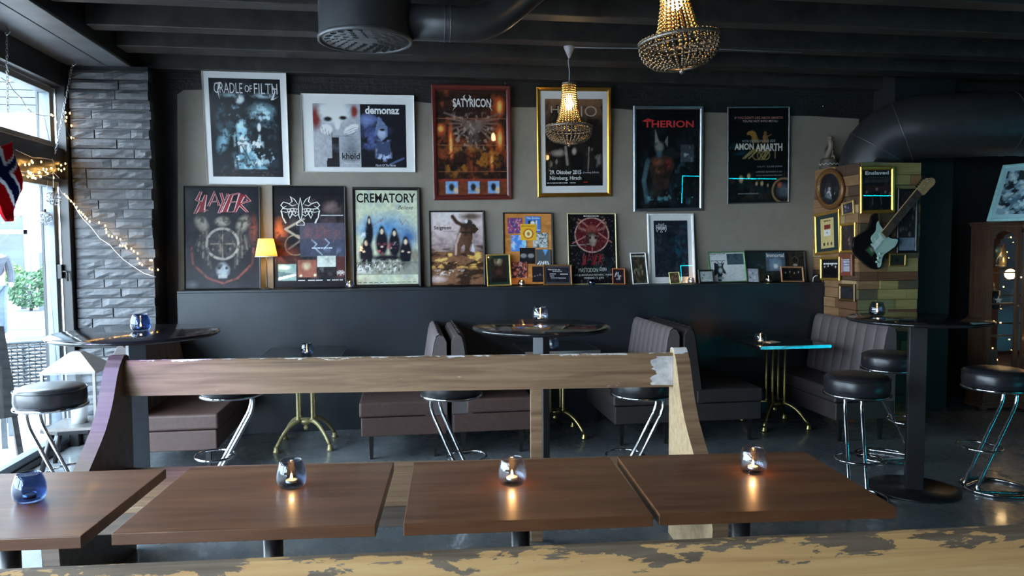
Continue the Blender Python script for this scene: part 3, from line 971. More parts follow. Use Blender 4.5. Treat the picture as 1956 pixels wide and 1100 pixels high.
def frame_ring(W, H, fw, d, back=.0):
    prof = [(0, back), (0, d * .75), (fw * .22, d), (fw * .7, d * .88), (fw, d * .5), (fw, back)]
    vs = []; n = len(prof)
    for (i, z) in prof:
        vs += [(-W / 2 + i, i, z), (W / 2 - i, i, z), (W / 2 - i, H - i, z), (-W / 2 + i, H - i, z)]
    fs = []
    for p in range(n):
        q = (p + 1) % n
        for c in range(4):
            e = (c + 1) % 4
            fs.append((p * 4 + c, p * 4 + e, q * 4 + e, q * 4 + c))
    return MB().add(vs, fs)


FRAMES = {}


def fmat(c, rough=.4, metal=0):
    k = (tuple(c), rough, metal)
    if k not in FRAMES:
        FRAMES[k] = mat_plain('frame_%d' % len(FRAMES), pc(c) if not metal else lin(c), rough, metal, .12, 25).m
    return FRAMES[k]


def picture(name, label, cat, quad, planes, fw, fcol, art=None, d=.022, mat=None, mcol=(225, 225, 228), texts=(), glass=True, frough=.4, fmetal=0, res=150, group=None, backing=(15, 14, 14), prop=False, rest=False, gm='picture_glass'):
    """quad: outer corners TL TR BR BL in the photograph; planes: (function, coordinate at the top, at the bottom)"""
    if planes:
        fn, pt, pb = planes
        tl, tr = fn(*quad[0], pt), fn(*quad[1], pt); br, bl = fn(*quad[2], pb), fn(*quad[3], pb)
    else: tl, tr, br, bl = quad
    W = ((tr - tl).length + (br - bl).length) / 2
    cb, ct = (bl + br) / 2, (tl + tr) / 2
    up = (ct - cb); H = up.length; up.normalize()
    ex = ((tr - tl) + (br - bl)).normalized(); ex = (ex - up * ex.dot(up)).normalized(); ez = ex.cross(up)
    t = thing(name, label, cat, group=group)
    if rest:
        ex.z *= .2; ex.normalize(); up = (up - ex * ex.dot(up)).normalized(); ez = ex.cross(up)
        cb.z += ZL + .0008 - min((cb + ex * (W / 2)).z, (cb - ex * (W / 2)).z)
    m = Matrix((ex, up, ez)).transposed().to_4x4(); m.translation = cb; t.matrix_world = m
    fm = fcol if isinstance(fcol, bpy.types.Material) else fmat(fcol, frough, fmetal)
    frame_ring(W, H, fw, d).build('frame', fm, t)
    z = d * .30
    MB().box(-W / 2 + fw * .6, W / 2 - fw * .6, fw * .6, H - fw * .6, .0015, z - .0008).build('backing_board', ink(backing), t)
    m4 = mat or (0, 0, 0, 0)          # mat widths left, right, top, bottom in metres
    if mat:
        MB().box(-W / 2 + fw * .8, W / 2 - fw * .8, fw * .8, H - fw * .8, z - .0007, z).build('mat_board', ink(mcol), t)
        z += .0006
    x0, x1, y0, y1 = -W / 2 + fw * .9 + m4[0], W / 2 - fw * .9 - m4[1], fw * .9 + m4[3], H - fw * .9 - m4[2]
    w, h = x1 - x0, y1 - y0
    if art:
        cv = art(w, h, res)
        pr = cv.mesh('print', x0, y0, w, h, z, t)
        hold = bpy.data.objects.new('x', None)
        for tx in texts:
            body, box, col = tx[:3]; opt = tx[3] if len(tx) > 3 else ({'w': .32} if body is UNREADABLE else {})
            if isinstance(body, str): v, f = text_mesh(body, opt.get('bold', 0), opt.get('shear', 0), opt.get('spacing', 1))
            else: v, f = stroke_mesh(body, opt.get('w', .02), opt.get('taper', 0))
            v = np.array(v, float)
            if opt.get('arch'): v[:, 1] += opt['arch'] * 4 * (v[:, 0] - .5) ** 2
            zz = z + .0005 + opt.get('lift', 0)
            vs = [(x0 + (box[0] + p[0] * (box[2] - box[0])) * w, y0 + (1 - (box[3] + p[1] * (box[1] - box[3]))) * h, zz) for p in v]
            me = bpy.data.meshes.new('lettering'); me.from_pydata(vs, [], f); me.materials.append(ink(col))
            o = bpy.data.objects.new('lettering', me); COL.objects.link(o); o.parent = pr
        bpy.data.objects.remove(hold)
    if glass:
        zg = max(z + .003, d * .52)
        MB().box(-W / 2 + fw * .9, W / 2 - fw * .9, fw * .9, H - fw * .9, zg, zg + .0015).build('glazing', gm, t)
    if prop:
        MB().box(-.012, .012, .0, H * .7, -.004, -.0005).build('easel_strut', ink((30, 28, 26)), t)
    return t, W, H

# ================================================================== posters hung on the plaster
HB = YW - .0075
GH = 'framed posters hung on the plaster'
GL = 'posters leaning on the ledge'


def hung(tilt): return (onY, HB - tilt, HB)


def art1(w, h, r):      # moonlit ruin and pale path
    c = Cv(w, h, r, (22, 25, 32))
    c.noise(5, 8, 1, (60, 78, 88), .5, .2, .9, (.05, .2, .95, .95))
    c.noise(14, 20, 2, (110, 140, 150), .55, .12, .8, (.12, .24, .55, .62)).blob(.72, .33, .24, .10, (120, 145, 155), .7, .8).noise(16, 22, 3, (165, 190, 200), .56, .1, .8, (.55, .24, .95, .5))
    c.blob(.42, .21, .08, .055, (200, 222, 228), .7).blob(.30, .17, .22, .03, (150, 170, 178), .9, .7).blob(.75, .17, .2, .035, (165, 180, 188), .8, .8)
    c.blob(.43, .50, .085, .10, (160, 195, 205), .5).rect(.36, .5, .51, .64, (130, 165, 178), .6)
    c.poly([(.38, .60), (.52, .60), (.62, .78), (.78, .92), (.36, .92)], (120, 160, 175), .75).noise(18, 14, 4, (200, 225, 232), .52, .1, .9, (.30, .55, .75, .93))
    c.blob(.16, .64, .10, .15, (130, 165, 180), .8, .85, .3).noise(20, 24, 5, (20, 24, 30), .56, .08, .8)
    c.blob(.68, .49, .03, .05, (215, 225, 228), .5).line([(.14, .76), (.42, .67), (.58, .90)], .008, (18, 20, 26))
    c.noise(22, 26, 6, (150, 175, 185), .63, .05, .8, (.5, .70, .95, .9)).rect(0, .93, 1, 1, (34, 32, 38), .9).noise(30, 40, 7, (90, 80, 84), .62, .06, .6, (0, .9, 1, 1.1))
    return c.grain(.25)


t1 = [("CRADLE", (.07, .045, .47, .150), (196, 205, 208), {'bold': -.005}), ("OF", (.50, .065, .60, .135), (196, 205, 208)), ("FILTH", (.63, .045, .96, .150), (196, 205, 208), {'bold': -.005})]
rr = random.Random(2)
spk = [[(x, .5), (x + rr.uniform(-.01, .01), .5 + rr.uniform(.2, .5) * (1 if rr.random() > .5 else -1))] for x in [i / 30 for i in range(31)]]
t1.append((spk, (.06, .03, .97, .185), (170, 180, 185), {'w': .004, 'taper': .9}))
t1.append(([[(.0, .9), (.12, 1.0), (.08, .5), (.1, .0)], [(.9, 1.0), (.95, .5), (.9, .0), (1, .2)]], (.05, .04, .97, .21), (185, 195, 200), {'w': .009, 'taper': .8}))
picture('wall_poster', 'tall white-matted poster of a moonlit ruin in a tilted frame beside the brick pier', 'poster', [(384, 126), (547, 132), (554, 354), (397, 351)], hung(.09), .006, (205, 207, 212), art1, .022, (.045, .048, .084, .060), (205, 206, 212), t1, group=GH, gm='picture_glass_matte')


def art2(w, h, r):      # two halves: pale close-up figure left, night figure right
    c = Cv(w, h, r, (190, 195, 205))
    c.rect(0, 0, .5, 1, (150, 152, 158)).blob(.03, .22, .07, .25, (110, 45, 42), .6).blob(.44, .12, .05, .12, (120, 50, 45), .5)
    c.blob(.23, .12, .20, .22, (200, 205, 205), .5).blob(.16, .24, .06, .05, (30, 28, 32), .5).blob(.32, .22, .055, .04, (28, 26, 30), .5).blob(.26, .32, .035, .10, (215, 210, 208), .5)
    c.blob(.14, .40, .07, .09, (220, 222, 222), .4).blob(.40, .40, .10, .07, (215, 220, 222), .4, 1, -.5)
    for i in range(4): c.line([(.09 + i * .035, .36 + .03 * i), (.11 + i * .03, .46 + .02 * i)], .008, (90, 88, 95), .8)
    for i in range(3): c.line([(.34, .44 + i * .035), (.46, .36 + i * .04)], .007, (80, 80, 86), .8)
    c.rect(.19, .52, .27, .86, (34, 32, 38)).poly([(.14, .86), (.27, .84), (.27, 1), (.13, 1)], (38, 36, 42)).blob(.40, .72, .13, .28, (88, 96, 104), .9, .8)
    c.noise(8, 8, 2, (120, 128, 140), .5, .3, .35, (0, .3, .5, 1)).line([(.25, 0), (.255, 1)], .003, (200, 205, 210), .5).line([(0, .5), (.5, .51)], .003, (90, 95, 100), .5)
    c.rect(.505, 0, 1, 1, (24, 25, 34)).blob(.58, .25, .12, .12, (120, 135, 175), .9).blob(.66, .42, .22, .12, (64, 78, 120), .9, .8).noise(10, 8, 3, (90, 105, 150), .5, .2, .7, (.5, .1, .85, .75))
    c.poly([(.66, .45), (.70, .18), (.80, .36), (.80, .50), (.73, .58)], (96, 112, 140)).blob(.735, .46, .055, .10, (150, 160, 180), .5).blob(.74, .40, .035, .025, (20, 20, 26), .4)
    c.poly([(.68, .58), (.82, .60), (.84, .86), (.66, .86)], (60, 70, 96)).noise(20, 10, 4, (165, 178, 205), .55, .1, .9, (.65, .55, .85, .92)).line([(.82, .95), (.97, .85)], .02, (90, 105, 140), .7)
    return c.grain(.2)


t2 = [("khold", (.30, .77, .49, .87), (28, 28, 34), {'bold': .02}), ([[(0, .5), (1, .5)]], (.30, .875, .49, .885), (28, 28, 34), {'w': .3}), ([[(.3, 1), (.5, .2), (.7, 1)], [(.0, 1), (.3, .9)], [(1, 1), (.7, .9)]], (.35, .74, .45, .90), (28, 28, 34), {'w': .05, 'taper': .7}),
      ("masterpiss of pain", (.33, .92, .49, .955), (215, 218, 222)), ("demonaz", (.56, .03, .93, .155), (205, 210, 220), {'bold': .03}), ("March Of The Norse", (.66, .945, .88, .985), (170, 175, 190), {'shear': .2})]
picture('wall_poster', 'wide white-bordered double poster with a pale masked figure and a night scene', 'poster', [(575, 176), (790, 185), (794, 331), (579, 327)], hung(.05), .006, (205, 207, 212), art2, .022, (.088, .068, .074, .036), (214, 215, 222), t2, group=GH, gm='picture_glass_matte')


def art3(w, h, r):      # ember coloured collage
    c = Cv(w, h, r, (52, 32, 26))
    c.noise(5, 7, 1, (120, 62, 36), .48, .2, .9).noise(12, 16, 2, (24, 20, 20), .52, .12, .8).rect(.12, .07, .78, .26, (42, 26, 24), .75)
    for cx, cy, rx, ry in ((.90, .16, .09, .12), (.06, .37, .09, .06), (.90, .46, .08, .16), (.20, .52, .05, .22), (.78, .66, .05, .14)):
        c.blob(cx, cy, rx, ry, (200, 96, 46), .9).blob(cx, cy, rx * .5, ry * .6, (245, 190, 110), .8, .8)
    for s in (-1, 1):
        for i in range(6): c.line([(.52 + s * .05, .30 + i * .008), (.52 + s * (.40 - i * .03), .22 + i * .05)], .012, (110, 92, 84), .8)
    c.blob(.52, .36, .12, .10, (120, 108, 104), .8, .8).blob(.52, .48, .11, .12, (96, 84, 80), .8, .8).line([(.52, .42), (.52, .80)], .007, (40, 28, 28))
    c.noise(22, 26, 3, (150, 135, 125), .6, .06, .7, (.2, .2, .85, .6)).noise(9, 12, 4, (150, 100, 40), .55, .12, .7, (.1, .5, .95, .85)).noise(14, 18, 5, (30, 22, 20), .55, .1, .8, (0, .55, 1, .87))
    for v in (.27, .52, .77): c.line([(0, v), (1, v)], .004, (150, 100, 70), .6)
    c.rect(0, .84, 1, .87, (140, 60, 45), .7).rect(.0, .87, 1, 1, (110, 60, 38), .8)
    for u in (.12, .43, .72): c.rect(u, .865, u + .17, .985, (120, 150, 185)).blob(u + .08, .92, .05, .05, (40, 40, 44), .5).blob(u + .14, .95, .04, .04, (190, 165, 130), .6)
    return c.grain(.3)


picture('wall_poster', 'fiery orange-brown poster in a wide dark red wooden frame', 'poster', [(824, 159), (974, 166), (978, 383), (827, 380)], hung(.05), .042, (84, 36, 34), art3, .03, None, None,
        [("SATYRICON", (.24, .085, .78, .165), (232, 218, 190), {'bold': .02}), ([[(.3, .0), (.1, .7), (.3, 1)], [(.7, .0), (.9, .7), (.7, 1)]], (.38, .05, .50, .11), (232, 218, 190), {'w': .09, 'taper': .8}), ([[(0, 1), (.1, .4), (.02, 0)], [(.98, 1), (.92, .4), (1, 0)]], (.22, .10, .80, .20), (220, 205, 175), {'w': .012, 'taper': .8})], frough=.3, group=GH)


def art4(w, h, r):      # sepia gothic scene
    c = Cv(w, h, r, (44, 39, 36))
    c.grad((120, 92, 70), (34, 30, 29), 0, .3).noise(8, 10, 1, (20, 18, 18), .5, .15, .85).noise(10, 8, 2, (125, 118, 112), .56, .12, .8, (0, .55, .35, .85)).noise(10, 8, 3, (120, 114, 110), .55, .12, .8, (.7, .5, 1, .8))
    c.blob(.55, .72, .16, .14, (14, 13, 14), .4).blob(.5, .6, .05, .05, (150, 142, 132), .6).line([(.35, .55), (.38, .75)], .02, (135, 128, 120), .8).line([(.76, .55), (.74, .85)], .008, (120, 112, 105))
    c.blob(.22, .62, .16, .05, (150, 142, 134), .8, .8).blob(.8, .16, .14, .08, (90, 74, 62), .8, .7)
    c.rect(0, .93, 1, 1, (16, 15, 16))
    return c.grain(.25)


ta = (226, 228, 232)
t4 = [("H", (.10, .08, .24, .16), (150, 140, 132)), ("IO", (.62, .08, .90, .20), (150, 140, 132), {'bold': -.01}), ("29. Oktober 2015", (.07, .815, .62, .865), ta, {'bold': .02}), ("(Donnerstag, 20.00 Uhr)", (.65, .835, .93, .860), (170, 170, 172)), ("Nürnberg, Hirsch", (.07, .885, .62, .942), ta, {'bold': .015}),
      (UNREADABLE, (.02, .957, .38, .972), (190, 190, 190)), (UNREADABLE, (.42, .957, .52, .972), (170, 170, 170)), (UNREADABLE, (.66, .95, .73, .965), (170, 50, 45))]
picture('wall_poster', 'sepia concert poster with white mat in a gold frame behind the small chandelier', 'poster', [(1024, 163), (1166, 170), (1167, 378), (1026, 374)], hung(.04), .036, (190, 140, 62), art4, .028, (.045, .045, .072, .066), (222, 218, 212), t4, frough=.28, fmetal=.9, group=GH)


def art5(w, h, r):      # dark horned masked figure
    c = Cv(w, h, r, (15, 15, 18))
    c.noise(6, 8, 1, (34, 38, 44), .5, .2, .8).noise(10, 12, 2, (40, 70, 80), .58, .1, .7, (.05, .45, 1, .98))
    c.blob(.36, .38, .085, .07, (110, 112, 110), .5).poly([(.29, .34), (.30, .21), (.36, .33)], (120, 122, 120)).poly([(.44, .33), (.50, .25), (.49, .38)], (96, 98, 98))
    c.poly([(.20, .50), (.32, .46), (.46, .46), (.58, .50), (.60, .58), (.54, .66), (.50, .80), (.28, .80), (.24, .66), (.18, .60)], (58, 44, 40)).blob(.33, .53, .12, .05, (118, 78, 60), .8, .9).blob(.50, .55, .07, .07, (116, 44, 42), .8, .9).blob(.37, .62, .09, .06, (126, 88, 64), .9, .8).noise(10, 14, 9, (30, 24, 24), .52, .1, .7, (.15, .44, .62, .82))
    c.line([(.18, .52), (.12, .72), (.17, .92)], .03, (70, 96, 104), .8).blob(.30, .82, .18, .12, (52, 48, 46), .8, .8).blob(.36, .45, .06, .05, (64, 100, 112), .7, .8)
    c.rect(.70, .36, .90, .53, (70, 74, 80), .8).noise(12, 14, 3, (150, 170, 176), .6, .08, .7, (.68, .36, .92, .54)).noise(16, 18, 4, (90, 130, 138), .62, .06, .7, (.08, .82, .95, .97))
    return c.grain(.3)


picture('wall_poster', 'black poster of a horned masked figure in a silver metal frame', 'poster', [(1209, 200), (1342, 205), (1341, 405), (1209, 402)], hung(.035), .030, (150, 155, 162), art5, .026, None, None,
        [("THERION", (.12, .115, .90, .185), (178, 58, 60), {'bold': .02}), ([[(0, .3), (.5, .9), (1, .5)]], (.09, .10, .30, .135), (178, 58, 60), {'w': .2, 'taper': .9})], frough=.3, fmetal=.85, group=GH)


def art6(w, h, r):      # rider motif over dark water
    c = Cv(w, h, r, (16, 16, 19))
    c.noise(3, 14, 1, (22, 62, 74), .5, .2, .9, (-.1, .35, .55, .62)).noise(4, 16, 2, (40, 120, 135), .6, .08, .6, (-.05, .4, .4, .55))
    g = (128, 100, 50)
    c.poly([(.30, .265), (.33, .245), (.40, .235), (.45, .26), (.50, .34), (.52, .37), (.38, .37), (.39, .30), (.36, .285), (.31, .285)], g).poly([(.56, .37), (.57, .29), (.61, .275), (.65, .29), (.67, .37)], (122, 90, 54)).blob(.61, .265, .03, .022, (122, 90, 54), .3).line([(.65, .30), (.71, .28)], .006, (122, 90, 54))
    for a in ((.40, .24), (.44, .27), (.50, .34), (.66, .56), (.70, .60), (.78, .78)): c.line([(a[0] if a[0] < .6 else a[0], .44), (a[1], .53)], .008, (140, 124, 80))
    for u in (.47, .55, .62): c.ring(u, .50, .045, .006, (140, 124, 80), .9)
    c.noise(7, 8, 3, (62, 56, 48), .5, .2, .7, (0, .66, 1, 1))
    for u, v, s in ((.21, .75, .045), (.34, .72, .035), (.47, .80, .025), (.56, .80, .03), (.66, .82, .02)): c.blob(u, v + .06, s * 2, .08, (24, 40, 46), .6, .9).blob(u, v, s, s * 1.1, (160, 140, 112), .5)
    c.ring(.93, .88, .13, .014, (130, 110, 80)).blob(.93, .88, .16, .1, (84, 96, 104), .6, .8).blob(.86, .82, .05, .04, (150, 80, 64), .6)
    return c.grain(.25)


tb = (196, 180, 170)
picture('wall_poster', 'dark poster of a golden rider motif in a thin metal frame near the plank-clad column', 'poster', [(1389, 202), (1508, 206), (1506, 390), (1389, 387)], hung(.03), .012, (120, 122, 126), art6, .016, None, None,
        [("IF YOU DON'T LIKE AMON AMARTH", (.10, .09, .90, .115), (170, 120, 112), {'bold': .01}), ("YOU'RE NOT INTO METAL!", (.23, .127, .82, .15), (170, 150, 144), {'bold': .01}), ("WITH ODEN ON OUR SIDE", (.22, .335, .78, .36), (130, 150, 150)),
         ("AMON", (.10, .37, .42, .44), tb, {'bold': .03}), ("AMARTH", (.45, .375, .90, .455), tb, {'bold': .03}), ("OUT: 22.09.2006", (.48, .612, .90, .628), (140, 142, 145)), ("LIMITED EDITION 2 CD", (.46, .668, .90, .684), (140, 142, 145)), ("www.amonamarth.com", (.46, .705, .90, .72), (140, 142, 145)), ("www.metalblade.de", (.16, .895, .5, .912), (140, 150, 152))], frough=.3, fmetal=.7, group=GH)

# ================================================================== posters and frames leaning on the ledge
LB = (onY, 6.563, 6.500)


def art7(w, h, r):      # round shield emblem with wings on black
    c = Cv(w, h, r, (22, 22, 30))
    c.noise(5, 7, 1, (46, 44, 56), .5, .2, .7).blob(.92, .42, .08, .18, (110, 62, 50), .7, .8)
    for s in (-1, 1):
        c.blob(.5 + s * .28, .36, .10, .11, (122, 116, 106), .5, .9, s * .5)
        for i in range(7): c.line([(.5 + s * (.20 + i * .02), .42 + i * .012), (.5 + s * (.16 + i * .035), .80 - i * .035)], .013, (98, 92, 86) if i % 2 else (60, 56, 56), .9)
        c.line([(.5 + s * .42, .60), (.5 + s * .40, .76), (.5 + s * .2, .90), (.5, .95)], .014, (110, 62, 58), .9)
    c.blob(.5, .34, .12, .06, (130, 124, 114), .5, .9)
    c.blob(.5, .56, .23, .16, (50, 48, 50), .1).ring(.5, .56, .150, .016, (134, 128, 120)).noise(16, 20, 3, (112, 100, 92), .55, .1, .8, (.30, .44, .70, .68)).line([(.5, .44), (.5, .70)], .008, (120, 110, 100)).line([(.34, .56), (.66, .56)], .006, (120, 110, 100))
    c.blob(.5, .82, .11, .09, (130, 134, 138), .5).blob(.45, .80, .025, .02, (28, 28, 32), .4).blob(.55, .80, .025, .02, (28, 28, 32), .4).rect(.44, .87, .56, .90, (150, 150, 150), .7)
    c.noise(20, 26, 4, (24, 22, 26), .56, .08, .7).blob(.08, .96, .12, .05, (110, 112, 120), .9, .6)
    return c.grain(.3)


tS = [(SLAYER, (.13, .045, .88, .27), (200, 160, 160), {'w': .034, 'taper': .3}), (SLAYER, (.13, .045, .88, .27), (118, 34, 42), {'w': .022, 'taper': .3, 'lift': .0005})]
picture('leaning_poster', 'black poster with red angular lettering over a round winged shield emblem', 'poster', [(352, 358), (497, 361), (499, 556), (353, 557)], LB, .010, (18, 18, 20), art7, .018, None, None, tS, rest=True, group=GL, gm='picture_glass_matte')


def art8(w, h, r):      # reddish collage with grey inset square and three small covers
    c = Cv(w, h, r, (30, 27, 33))
    c.rect(0, 0, 1, .08, (20, 20, 25)).noise(6, 8, 1, (80, 66, 70), .5, .2, .7, (0, .1, 1, .95)).blob(.08, .44, .14, .16, (180, 96, 50), .8, .9).blob(.2, .68, .22, .12, (132, 70, 56), .9, .9).noise(12, 16, 2, (60, 38, 36), .52, .1, .8, (0, .3, .45, .8))
    c.blob(.80, .20, .14, .08, (120, 100, 100), .8, .7).line([(.66, .285), (.98, .285)], .003, (190, 190, 190)).ring(.30, .58, .10, .006, (170, 150, 120), .7).line([(.42, .32), (.16, .42), (.38, .52)], .014, (160, 148, 132), .9).line([(.20, .62), (.36, .54)], .012, (120, 108, 100))
    c.rect(.36, .36, .99, .695, (78, 74, 86)).rect(.36, .52, .99, .695, (62, 68, 84), .8).noise(10, 12, 3, (112, 82, 84), .52, .15, .7, (.4, .36, .95, .55)).line([(.53, .53), (.60, .57), (.56, .60), (.68, .68)], .006, (150, 160, 175)).line([(.72, .52), (.78, .56), (.70, .62)], .006, (150, 160, 175)).noise(12, 10, 4, (110, 122, 145), .58, .1, .6, (.4, .58, .98, .7))
    c.rect(.05, .765, .31, .935, (120, 142, 140)).poly([(.05, .90), (.31, .855), (.31, .885), (.05, .93)], (205, 200, 180)).blob(.15, .80, .1, .03, (190, 205, 200), .8).poly([(.05, .84), (.31, .87), (.31, .86), (.05, .90)], (70, 92, 98), .8)
    c.rect(.33, .725, .59, .90, (130, 84, 72)).blob(.45, .79, .08, .05, (176, 160, 132), .7).blob(.37, .885, .025, .015, (200, 190, 160), .5).blob(.57, .88, .025, .015, (200, 190, 160), .5)
    c.rect(.60, .69, .87, .855, (168, 172, 166)).noise(7, 4, 5, (60, 60, 62), .5, .2, .8, (.58, .66, .9, .78)).rect(.60, .80, .87, .855, (40, 40, 42)).noise(18, 10, 6, (150, 150, 145), .58, .1, .8, (.58, .79, .9, .86))
    c.rect(.88, .70, .99, .90, (84, 44, 46), .8)
    return c.grain(.25)


tE = [(spiral_logo(), (.09, .08, .66, .40), (214, 204, 180), {'w': .011, 'taper': .5}), (spiral_logo(), (.50, .38, .88, .58), (120, 78, 80), {'w': .006}), (spiral_logo(), (.88, .83, .99, .89), (225, 222, 215), {'w': .018}),
      (UNREADABLE, (.53, .60, .82, .62), (170, 176, 190))]
for i, u in enumerate((.33, .47, .58, .74, .81, .86, .92)): tE.append((UNREADABLE, (u, .925, u + .045 + .05 * (i < 3), .938), (190, 190, 190)))
picture('leaning_poster', 'dark collage poster with a cream knotwork emblem and small square covers, beside the lamp', 'poster', [(519, 361), (658, 360), (662, 555), (523, 556)], LB, .010, (16, 16, 19), art8, .018, None, None, tE, rest=True, group=GL, gm='picture_glass_matte')


def art9(w, h, r):      # group among flowers, blue haze
    c = Cv(w, h, r, (176, 180, 160))
    c.noise(4, 6, 1, (150, 165, 165), .5, .2, .8).blob(.5, .40, .55, .20, (84, 128, 168), .9, .95).blob(.85, .5, .25, .14, (42, 82, 138), .9, .9).blob(.2, .42, .18, .14, (70, 120, 165), .9, .8)
    for u, v, s in ((.17, .56, .09), (.42, .44, .08), (.62, .46, .075), (.80, .55, .085), (.22, .33, .05)):
        c.blob(u, v + .12, s * 1.5, .17, (24, 24, 36), .35).blob(u, v - .015, s * .62, .055, (26, 22, 26), .4).blob(u, v, s * .4, .035, (205, 175, 152), .4)
    for u, v in ((.06, .64), (.13, .65), (.75, .65), (.85, .66), (.42, .60)): c.blob(u, v, .03, .014, (200, 170, 150), .5)
    c.noise(18, 22, 2, (170, 90, 95), .58, .06, .9, (.28, .55, .7, .72)).noise(16, 20, 3, (200, 205, 205), .60, .06, .9, (.0, .36, .2, .56)).noise(20, 22, 4, (200, 205, 200), .6, .06, .9, (.5, .54, .7, .64))
    c.blob(.5, .72, .4, .05, (30, 28, 38), .6).blob(.95, .70, .08, .10, (120, 112, 96), .5, .9)
    c.rect(0, .755, 1, .90, (110, 108, 102), .75).noise(28, 30, 5, (205, 205, 198), .52, .06, .9, (-.05, .72, .75, .90)).noise(28, 30, 6, (30, 32, 36), .56, .05, .8, (-.05, .72, .8, .9))
    c.grad((176, 180, 160), (150, 140, 122), .86, 1, 0).noise(5, 5, 7, (150, 142, 124), .4, .3, .6, (-.1, .86, 1.1, 1.1))
    c.line([(.27, .38), (.45, .30), (.40, .34)], .003, (120, 70, 74)).line([(.70, .30), (.75, .37), (.80, .32), (.86, .35)], .003, (120, 80, 80))
    return c.grain(.2)


t9 = [("CREMATORY", (.025, .035, .97, .135), (26, 25, 26), {'bold': .02}), ("Believe", (.68, .165, .93, .205), (44, 40, 44), {'shear': .5})]
for i in range(11): t9.append((UNREADABLE, (.03 + i * .088, .972, .085 + i * .088, .981), (40, 40, 40)))
picture('leaning_poster', 'band photograph poster in blue haze with large black serif title, black frame', 'poster', [(671, 362), (802, 362), (804, 552), (676, 553)], LB, .026, (20, 18, 18), art9, .020, None, None, t9, rest=True, group=GL)


def art10(w, h, r):     # brown diver-like figure on stormy ground
    c = Cv(w, h, r, (180, 168, 168))
    c.grad((200, 186, 186), (150, 132, 132), 0, .5).noise(4, 9, 1, (130, 112, 112), .52, .2, .7, (-.1, .2, 1.1, .6))
    c.noise(3, 18, 2, (64, 44, 32), .45, .12, .95, (-.1, .42, 1.1, .56)).rect(0, .54, 1, 1, (112, 78, 50), .9).noise(4, 16, 3, (46, 32, 24), .5, .1, .9, (-.1, .5, 1.1, 1.1)).noise(5, 16, 4, (214, 170, 100), .56, .08, .9, (-.1, .52, 1.1, .8)).noise(14, 24, 5, (225, 220, 215), .58, .05, .9, (.02, .78, .7, .88)).blob(.1, .92, .24, .06, (180, 160, 158), .6, .9)
    b = (62, 46, 36)
    c.poly([(.58, .16), (.84, .16), (.92, .24), (.84, .30), (.80, .26), (.80, .34), (.54, .34)], b).poly([(.54, .33), (.80, .33), (.78, .44), (.72, .46), (.74, .56), (.86, .60), (.66, .60), (.64, .44), (.58, .48), (.54, .60), (.42, .61), (.47, .44)], (88, 64, 50)).line([(.82, .24), (.66, .30)], .022, b)
    c.blob(.78, .06, .3, .07, (70, 56, 42), .7, .9).line([(.42, .06), (.50, .14), (.66, .20)], .034, b).blob(.70, .20, .16, .09, b, .5).blob(.74, .15, .08, .06, (58, 52, 52), .4).blob(.68, .13, .035, .03, (205, 200, 198), .4).line([(.60, .26), (.54, .40), (.50, .58)], .055, (96, 70, 54)).line([(.72, .26), (.74, .42), (.68, .54), (.80, .58)], .04, (80, 58, 46)).line([(.56, .30), (.48, .44), (.47, .58)], .02, (170, 145, 135)).line([(.84, .28), (.60, .28)], .02, (50, 38, 30))
    c.poly([(.80, .42), (.84, .56), (.76, .54)], (190, 190, 205), .8)
    return c.grain(.25)


picture('leaning_poster', 'brown and grey poster of a bulky suited figure over stormy ground', 'poster', [(817, 406), (922, 404), (927, 549), (822, 549)], LB, .014, (26, 20, 18), art10, .018, None, None,
        [("Seigmen", (.06, .19, .39, .255), (36, 32, 34), {'bold': .015}), ("rockefeller", (.24, .245, .47, .275), (120, 108, 108))], rest=True, group=GL)


def art11(w, h, r):
    c = Cv(w, h, r, (168, 118, 66)); c.noise(2, 9, 1, (140, 92, 48), .5, .2, .7).noise(3, 16, 2, (188, 140, 84), .58, .1, .5); return c.grain(.1)


bd, BW, BH = picture('record_board', 'plywood board with square record covers glued on, black edge', 'board', [(962, 403), (1057, 402), (1056, 541), (963, 541)], (onY, 6.560, 6.50), .010, (22, 18, 18), art11, .02, None, None, (), glass=False, rest=True, group=GL)
kx, ky = 834 / BW * (BW / 714), 1
covers = [((118, 95, 330, 315), (84, 62, 108), (150, 70, 96), 1), ((378, 72, 598, 300), (66, 110, 168), (38, 44, 60), 2), ((165, 342, 388, 570), (66, 118, 178), (140, 180, 210), 3), ((485, 308, 700, 520), (150, 155, 155), (60, 60, 58), 4),
          ((305, 182, 532, 415), (214, 150, 44), (176, 84, 40), 5), ((288, 522, 505, 748), (30, 30, 33), (120, 120, 122), 6), ((525, 545, 742, 772), (72, 78, 84), (40, 46, 50), 7), ((165, 720, 390, 948), (58, 40, 52), (150, 84, 62), 8), ((468, 788, 690, 1010), (34, 32, 38), (84, 76, 80), 9)]
